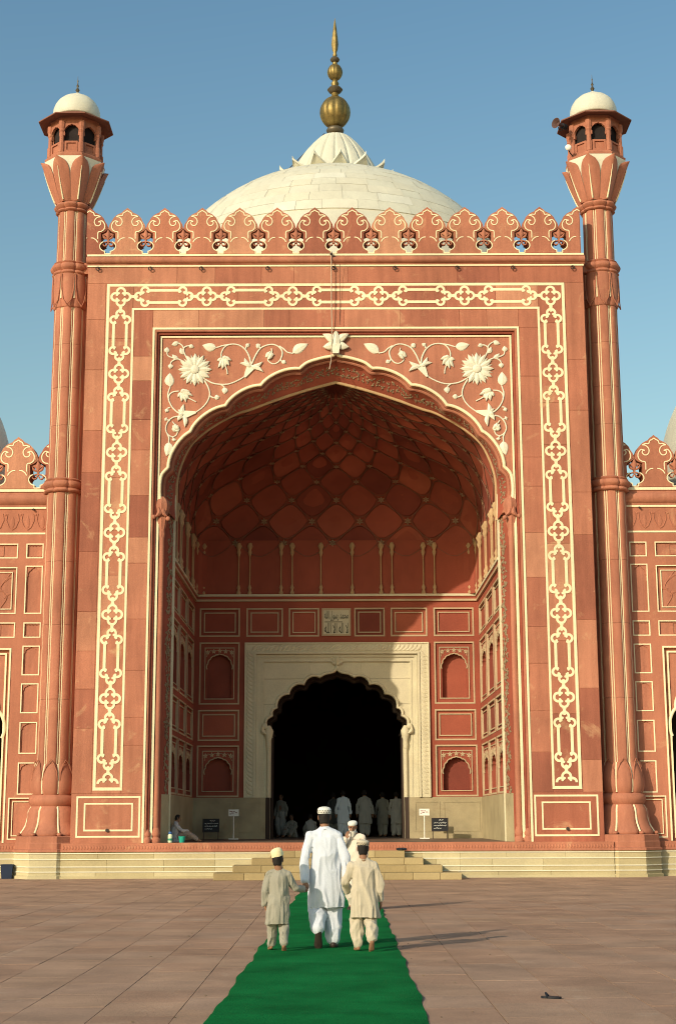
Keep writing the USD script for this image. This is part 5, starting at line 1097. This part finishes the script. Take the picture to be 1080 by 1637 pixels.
    if legs:
        ps = []
        for q, sd in (('L', -1), ('R', 1)):
            kn, an = J['kn' + q], J['an' + q]; hp = pv + np.array([sd * .075 * s, 0, -.02 * s]); dl = unit(an - kn); up2 = an - dl * .035 * s
            ps.append(chain([hp, (hp + kn) / 2, kn, kn * .45 + up2 * .55, up2], [pants[0] * s, pants[1] * s, pants[2] * s, pants[3] * s, pants[4] * s], 24))
        obj(t, 'trousers', wrinkle(to_tm(m3.Manifold.batch_boolean(ps, m3.OpType.Add), .018 * s, 4), .032 * s, 9 / s, seed + 3, .42), pants_m, smooth=True)
    if cap:
        r, h, tilt = cap; R_ = trimesh.geometry.align_vectors((0, 0, 1), unit(upv + side * tilt[0] + fd * tilt[1])); o = HP(0, -.012, .055)
        pr = [(r * .96, -.005), (r, .0), (r * 1.0, h * .45), (r * .96, h * .75), (r * .86, h * .98), (r * .66, h * 1.14), (r * .35, h * 1.23), (.004, h * 1.25)]
        def tc(m): m.apply_scale((.94, 1.08, 1)); m.apply_transform(R_); m.apply_translation(o); return m
        obj(t, 'cap', tc(lathe([(a * hs, b * hs) for a, b in pr], 40)), capm, smooth=50)
        if capband is not None:
            bs = []
            for k in range(16):
                a = k * 2 * PI / 16
                for dz, w_ in ((.22, .010), (.52, .007)):
                    m = trimesh.creation.box(extents=(.004, w_ * 2.2, .013)); m.apply_translation((r * 1.005, 0, h * dz)); m.apply_transform(trimesh.transformations.rotation_matrix(a + (.2 if dz > .5 else 0), (0, 0, 1))); m.apply_scale(hs); bs.append(m)
                m = trimesh.creation.box(extents=(.02, .008, .003)); m.apply_translation((r * .5, 0, h * 1.175)); m.apply_transform(trimesh.transformations.rotation_matrix(a, (0, 0, 1))); m.apply_scale(hs); bs.append(m)
            obj(t, 'cap_pattern', tc(cat_(bs)), capband, kind='stuff')
    if beard:
        bm_ = m3.Manifold.batch_hull([ell(HP(0, .05, -.09), (.055 * hs, .045 * hs, .04 * hs), 20), sphere(HP(0, .06, -.17), .025 * hs), sphere(HP(.055, .0, -.04), .02 * hs), sphere(HP(-.055, .0, -.04), .02 * hs)])
        obj(t, 'beard', wrinkle(to_tm(bm_, .012, 2), .008, 40, seed), beardm, smooth=True)
        obj(t, 'moustache', to_tm(m3.Manifold.batch_boolean([bone(HP(0, .10, -.052), HP(q * .035, .085, -.068), .012 * hs, .008 * hs) for q in (-1, 1)], m3.OpType.Add), .01, 1), beardm, smooth=True)
        for q in (-1, 1): obj(t, 'eye', to_tm(ell(HP(q * .031, .079, .012), (.013 * hs, .008 * hs, .007 * hs), 12)), black, smooth=True)
    if shoes is not None:
        for q in ('L', 'R'):
            an, to = J['an' + q], J['to' + q]; d = unit(to - an); dn = unit(np.array([0, 0, -1.]) - d * -d[2])
            heel = an + np.array([0, 0, -.05 * s]) - d * np.array([1, 1, .4]) * .06 * s; sd = unit(np.cross((0, 0, 1.), d)); tp = to + d * .05 * s
            sh = m3.Manifold.batch_hull([sphere(heel + dn * .012 * s, .040 * s, 12), sphere(to + dn * .008 * s + sd * .02 * s, .035 * s, 12), sphere(to + dn * .008 * s - sd * .02 * s, .035 * s, 12), sphere(tp + dn * .01 * s, .028 * s, 12)])
            sh = sh - m3.Manifold.batch_hull([sphere(an + d * -.01, .046 * s, 12), sphere(an + np.array([0, 0, .1]), .05 * s, 12)]) if False else sh
            obj(t, 'shoe', to_tm(sh, .02, 2), shoes, smooth=True)
    return t

# the three walking hand in hand: a man between two boys, seen from behind
capw, capc, capd = cloth('white_cap', (.62, .61, .56)), cloth('cream_cap', (.68, .60, .36)), cloth('cap_pattern', (.10, .075, .06))
capb = cloth('beige_cap', (.46, .40, .30))
wh, gr, cr = cloth('white_cotton', (.52, .55, .62)), cloth('grey_beige_cotton', (.26, .245, .20)), cloth('cream_cotton', (.45, .39, .30))
man = dict(head=(-.01, .02, 1.635), neck=(0, -.01, 1.475), chest=(0, 0, 1.27), pelvis=(0, 0, .96), shL=(-.185, -.01, 1.415), shR=(.185, -.01, 1.415), elL=(-.262, -.07, 1.12), wrL=(-.262, -.15, .835), elR=(.258, -.07, 1.13), wrR=(.275, -.12, .86),
           knL=(-.10, .04, .52), anL=(-.085, -.22, .235), toL=(-.088, -.19, .05), knR=(.10, .06, .50), anR=(.105, -.02, .095), toR=(.11, .10, .035), hdL=(.35, -.55, -.8), hdR=(-.05, -.6, -.85), pnL=(-.6, -.4, .2), pnR=(.6, -.4, 0))
tr_man = [(.50, .02, -.005, .225, .150, .05), (.60, .02, -.01, .222, .152, .045), (.80, .015, -.012, .205, .145, .03), (.98, .01, -.01, .192, .138, .018), (1.15, .0, -.012, .180, .125, .012), (1.28, 0, -.012, .188, .122, .008), (1.38, 0, -.012, .185, .105, .004), (1.44, 0, -.012, .12, .075, 0), (1.465, 0, -.01, .07, .06, 0)]
person('man in a long white tunic and patterned white cap walking between two boys', (-.16, -23.75, 0), 0, 1.75, man, wh, wh, tr_man, (.125, .128, .118, .11, .09), cap=(.095, .066, (0, -.05)), capm=capw, capband=capd, shoes=sandal, seed=4)
K = 1.30 / 1.75
def child(d, k): return {a: tuple(np.array(b) * k) for a, b in d.items()}
boyL = dict(head=(-.015, .0, 1.115), neck=(0, -.005, .99), chest=(0, 0, .86), pelvis=(0, 0, .66), shL=(-.125, 0, .94), shR=(.125, 0, .945), elL=(-.17, -.02, .73), wrL=(-.175, .03, .565), elR=(.205, .04, .765), wrR=(.285, .24, .745), hdR=(.3, .9, .0), hdL=(.2, .2, -1), pnR=(0, .3, -1), pnL=(1, 0, 0),
            knL=(-.08, .03, .37), anL=(-.105, .10, .075), toL=(-.125, .19, .025), knR=(.06, .04, .36), anR=(.075, -.10, .10), toR=(.075, -.05, .028))
tr_bl = [(.335, -.02, .0, .145, .105, .05), (.44, -.015, -.005, .140, .105, .045), (.58, -.005, -.008, .131, .10, .03), (.72, 0, -.008, .12, .092, .02), (.84, 0, -.008, .128, .09, .012), (.92, 0, -.008, .120, .078, .006), (.965, 0, -.008, .08, .055, 0), (.985, 0, -.005, .05, .045, 0)]
person('smaller boy in a grey tunic and yellow cap holding a man by the hand', (-.735, -24.3, 0), -3, 1.25, boyL, gr, gr, tr_bl, (.115, .112, .10, .092, .075), cap=(.097, .094, (-.30, -.14)), capm=capc, seed=9, head_k=1.2, sleeve=(.078, .07, .062))
boyR = dict(head=(-.005, .02, 1.245), neck=(0, -.005, 1.105), chest=(0, 0, .96), pelvis=(0, 0, .74), shL=(-.145, 0, 1.05), shR=(.145, 0, 1.05), elL=(-.225, .02, .84), wrL=(-.20, .22, .73), elR=(.205, -.02, .81), wrR=(.215, .04, .62), hdL=(-.05, .8, -.1), hdR=(.05, .15, -1), pnL=(.3, .1, .9), pnR=(-1, 0, 0),
            knL=(-.085, .05, .40), anL=(-.075, .0, .075), toL=(-.09, .10, .025), knR=(.085, .02, .40), anR=(.09, -.20, .155), toR=(.085, -.155, .04))
tr_br = [(.41, .015, -.005, .182, .125, .05), (.52, .01, -.005, .176, .122, .045), (.68, .0, -.008, .160, .115, .03), (.82, 0, -.008, .152, .11, .018), (.95, 0, -.008, .146, .10, .01), (1.03, 0, -.008, .135, .085, .006), (1.075, 0, -.008, .09, .06, 0), (1.10, 0, -.005, .055, .05, 0)]
person('taller boy in a cream tunic and beige cap at the right of the carpet', (.325, -24.3, 0), 2, 1.42, boyR, cr, cr, tr_br, (.12, .12, .105, .095, .078), cap=(.093, .058, (.05, -.05)), capm=capb, capband=capd, seed=13, head_k=1.1, sleeve=(.078, .07, .06))
old = dict(head=(0, .07, 1.47), neck=(0, 0, 1.36), chest=(0, -.02, 1.16), pelvis=(0, -.03, .87), shL=(-.165, 0, 1.285), shR=(.165, 0, 1.285), elL=(-.22, .0, 1.03), wrL=(-.23, .08, .82), elR=(.20, .12, 1.06), wrR=(.07, .20, 1.27), hdR=(-.3, -.05, .9), pnR=(-.3, -1, 0), hdL=(0, .2, -1),
           knL=(-.10, .06, .47), anL=(-.10, .04, .08), toL=(-.11, .16, .03), knR=(.10, .0, .46), anR=(.10, -.1, .10), toR=(.11, .0, .035))
tr_old = [(.45, 0, 0, .22, .15, .05), (.6, 0, -.01, .21, .15, .04), (.88, 0, -.01, .185, .14, .02), (1.05, 0, -.01, .175, .13, .012), (1.2, 0, -.01, .17, .115, .008), (1.29, 0, -.01, .15, .09, .004), (1.34, 0, -.01, .08, .06, 0)]
person('white-bearded old man in a pale tunic and white cap with one hand at his mouth', (.31, -15.6, 0), 150, 1.62, old, cloth('pale_cotton', (.58, .50, .42)), cloth('pale_cotton_trousers', (.5, .45, .38)), tr_old, (.15, .15, .13, .12, .085), cap=(.092, .055, (0, .05)), capm=capw, hair=False, beard=True, shoes=sandal, seed=21, headd=(-.35, .9, -.22))

def stander(label, x, y, rz, H, col, pcol, seed, wide=1.0, z=FLOOR, cap=None, arms=.0):
    k = H / 1.75; r = random.Random(seed)
    J = child(dict(man, anL=(-.10, -.03, .09), toL=(-.11, .10, .035), knL=(-.1, .03, .5), wrL=(-.27 - arms, .06, .88), wrR=(.27 + arms, .05, .88), elL=(-.26 - arms, -.04, 1.14), elR=(.26 + arms, -.05, 1.14), hdL=(.05, .2, -1), hdR=(-.05, .2, -1)), k)
    rows = [(a * k, b * k, c * k, d_ * k * wide, e * k * wide, f) for a, b, c, d_, e, f in tr_man]
    person(label, (x, y, z), rz, H, J, col, pcol, rows, (.14, .14, .125, .11, .08), cap=cap, capm=capw, seed=seed, fine=True)
g1, g2, g3, g4 = cloth('grey_cotton', (.30, .29, .27)), cloth('dull_cotton', (.24, .23, .20)), cloth('pale_grey_cotton', (.36, .35, .33)), cloth('bluish_white_cotton', (.62, .66, .72))
stander('man in a white tunic standing in the dark doorway with his back turned', .22, 13.2, 4, 1.70, g4, g4, 31)
stander('broad man in a grey tunic standing in the doorway right of the man in white', 1.02, 13.6, -6, 1.72, g1, g1, 32, 1.15, arms=.03)
stander('slim man in a grey tunic walking in the doorway, third from its right jamb', 1.72, 14.6, 12, 1.66, g2, g2, 33, .95)
stander('stout man in a pale grey tunic in the doorway beside the right jamb', 2.22, 14.0, -8, 1.66, g3, g3, 34, 1.08)
stander('man half hidden by the right jamb of the dark doorway', 2.68, 14.4, 10, 1.68, g1, g1, 35)
stander('man in a dull tunic standing alone inside the left side of the doorway', -2.12, 13.8, 150, 1.58, g2, g3, 36, .95)
stander('man in a dark tunic deep in the hall beside the man in white', -.15, 16.6, 5, 1.68, cloth('dark_cotton', (.08, .08, .08)), g2, 37)
def sitter(label, x, y, z, rz, col, pcol, seed, hair=True, legs_out=True, H=1.6):
    k = H / 1.75
    J = child(dict(head=(0, .13, .80), neck=(0, .06, .65), chest=(0, .02, .45), pelvis=(0, 0, .13), shL=(-.17, .05, .58), shR=(.17, .05, .58), elL=(-.22, .25, .38), wrL=(-.16, .46, .36), elR=(.22, .25, .38), wrR=(.16, .46, .36), hdL=(.3, .9, -.3), hdR=(-.3, .9, -.3), pnL=(0, 0, -1), pnR=(0, 0, -1),
                   knL=(-.16, .42, .34), anL=(-.13, .74, .10), toL=(-.13, .87, .04), knR=(.16, .44, .30), anR=(.12, .80, .09), toR=(.12, .93, .04)), k)
    rows = [(a * k, b, c * k, d_ * k, e * k, f) for a, b, c, d_, e, f in [(.01, 0, .02, .21, .18, .03), (.12, 0, .03, .21, .19, .03), (.3, 0, .03, .185, .15, .02), (.45, 0, .03, .18, .13, .01), (.56, 0, .045, .165, .10, .005), (.62, 0, .055, .09, .07, 0)]]
    person(label, (x, y, z), rz, H, J, col, pcol, rows, (.12, .115, .10, .085, .07), seed=seed, hair=hair, headd=(0, .9, -.35))
sitter('person in a pale shirt sitting on the iwan floor against the left wall', -4.82, 1.6, FLOOR, -78, cloth('seat_shirt', (.50, .44, .42)), cloth('seat_trousers', (.30, .22, .18)), 41, H=1.5)
sitter('person in grey seated on the floor just inside the left part of the doorway', -1.68, 13.4, FLOOR, 165, g2, g2, 42)
sitter('person in pale grey seated on the hall floor left of the man in white', -.98, 13.0, FLOOR, 10, g3, g3, 43)
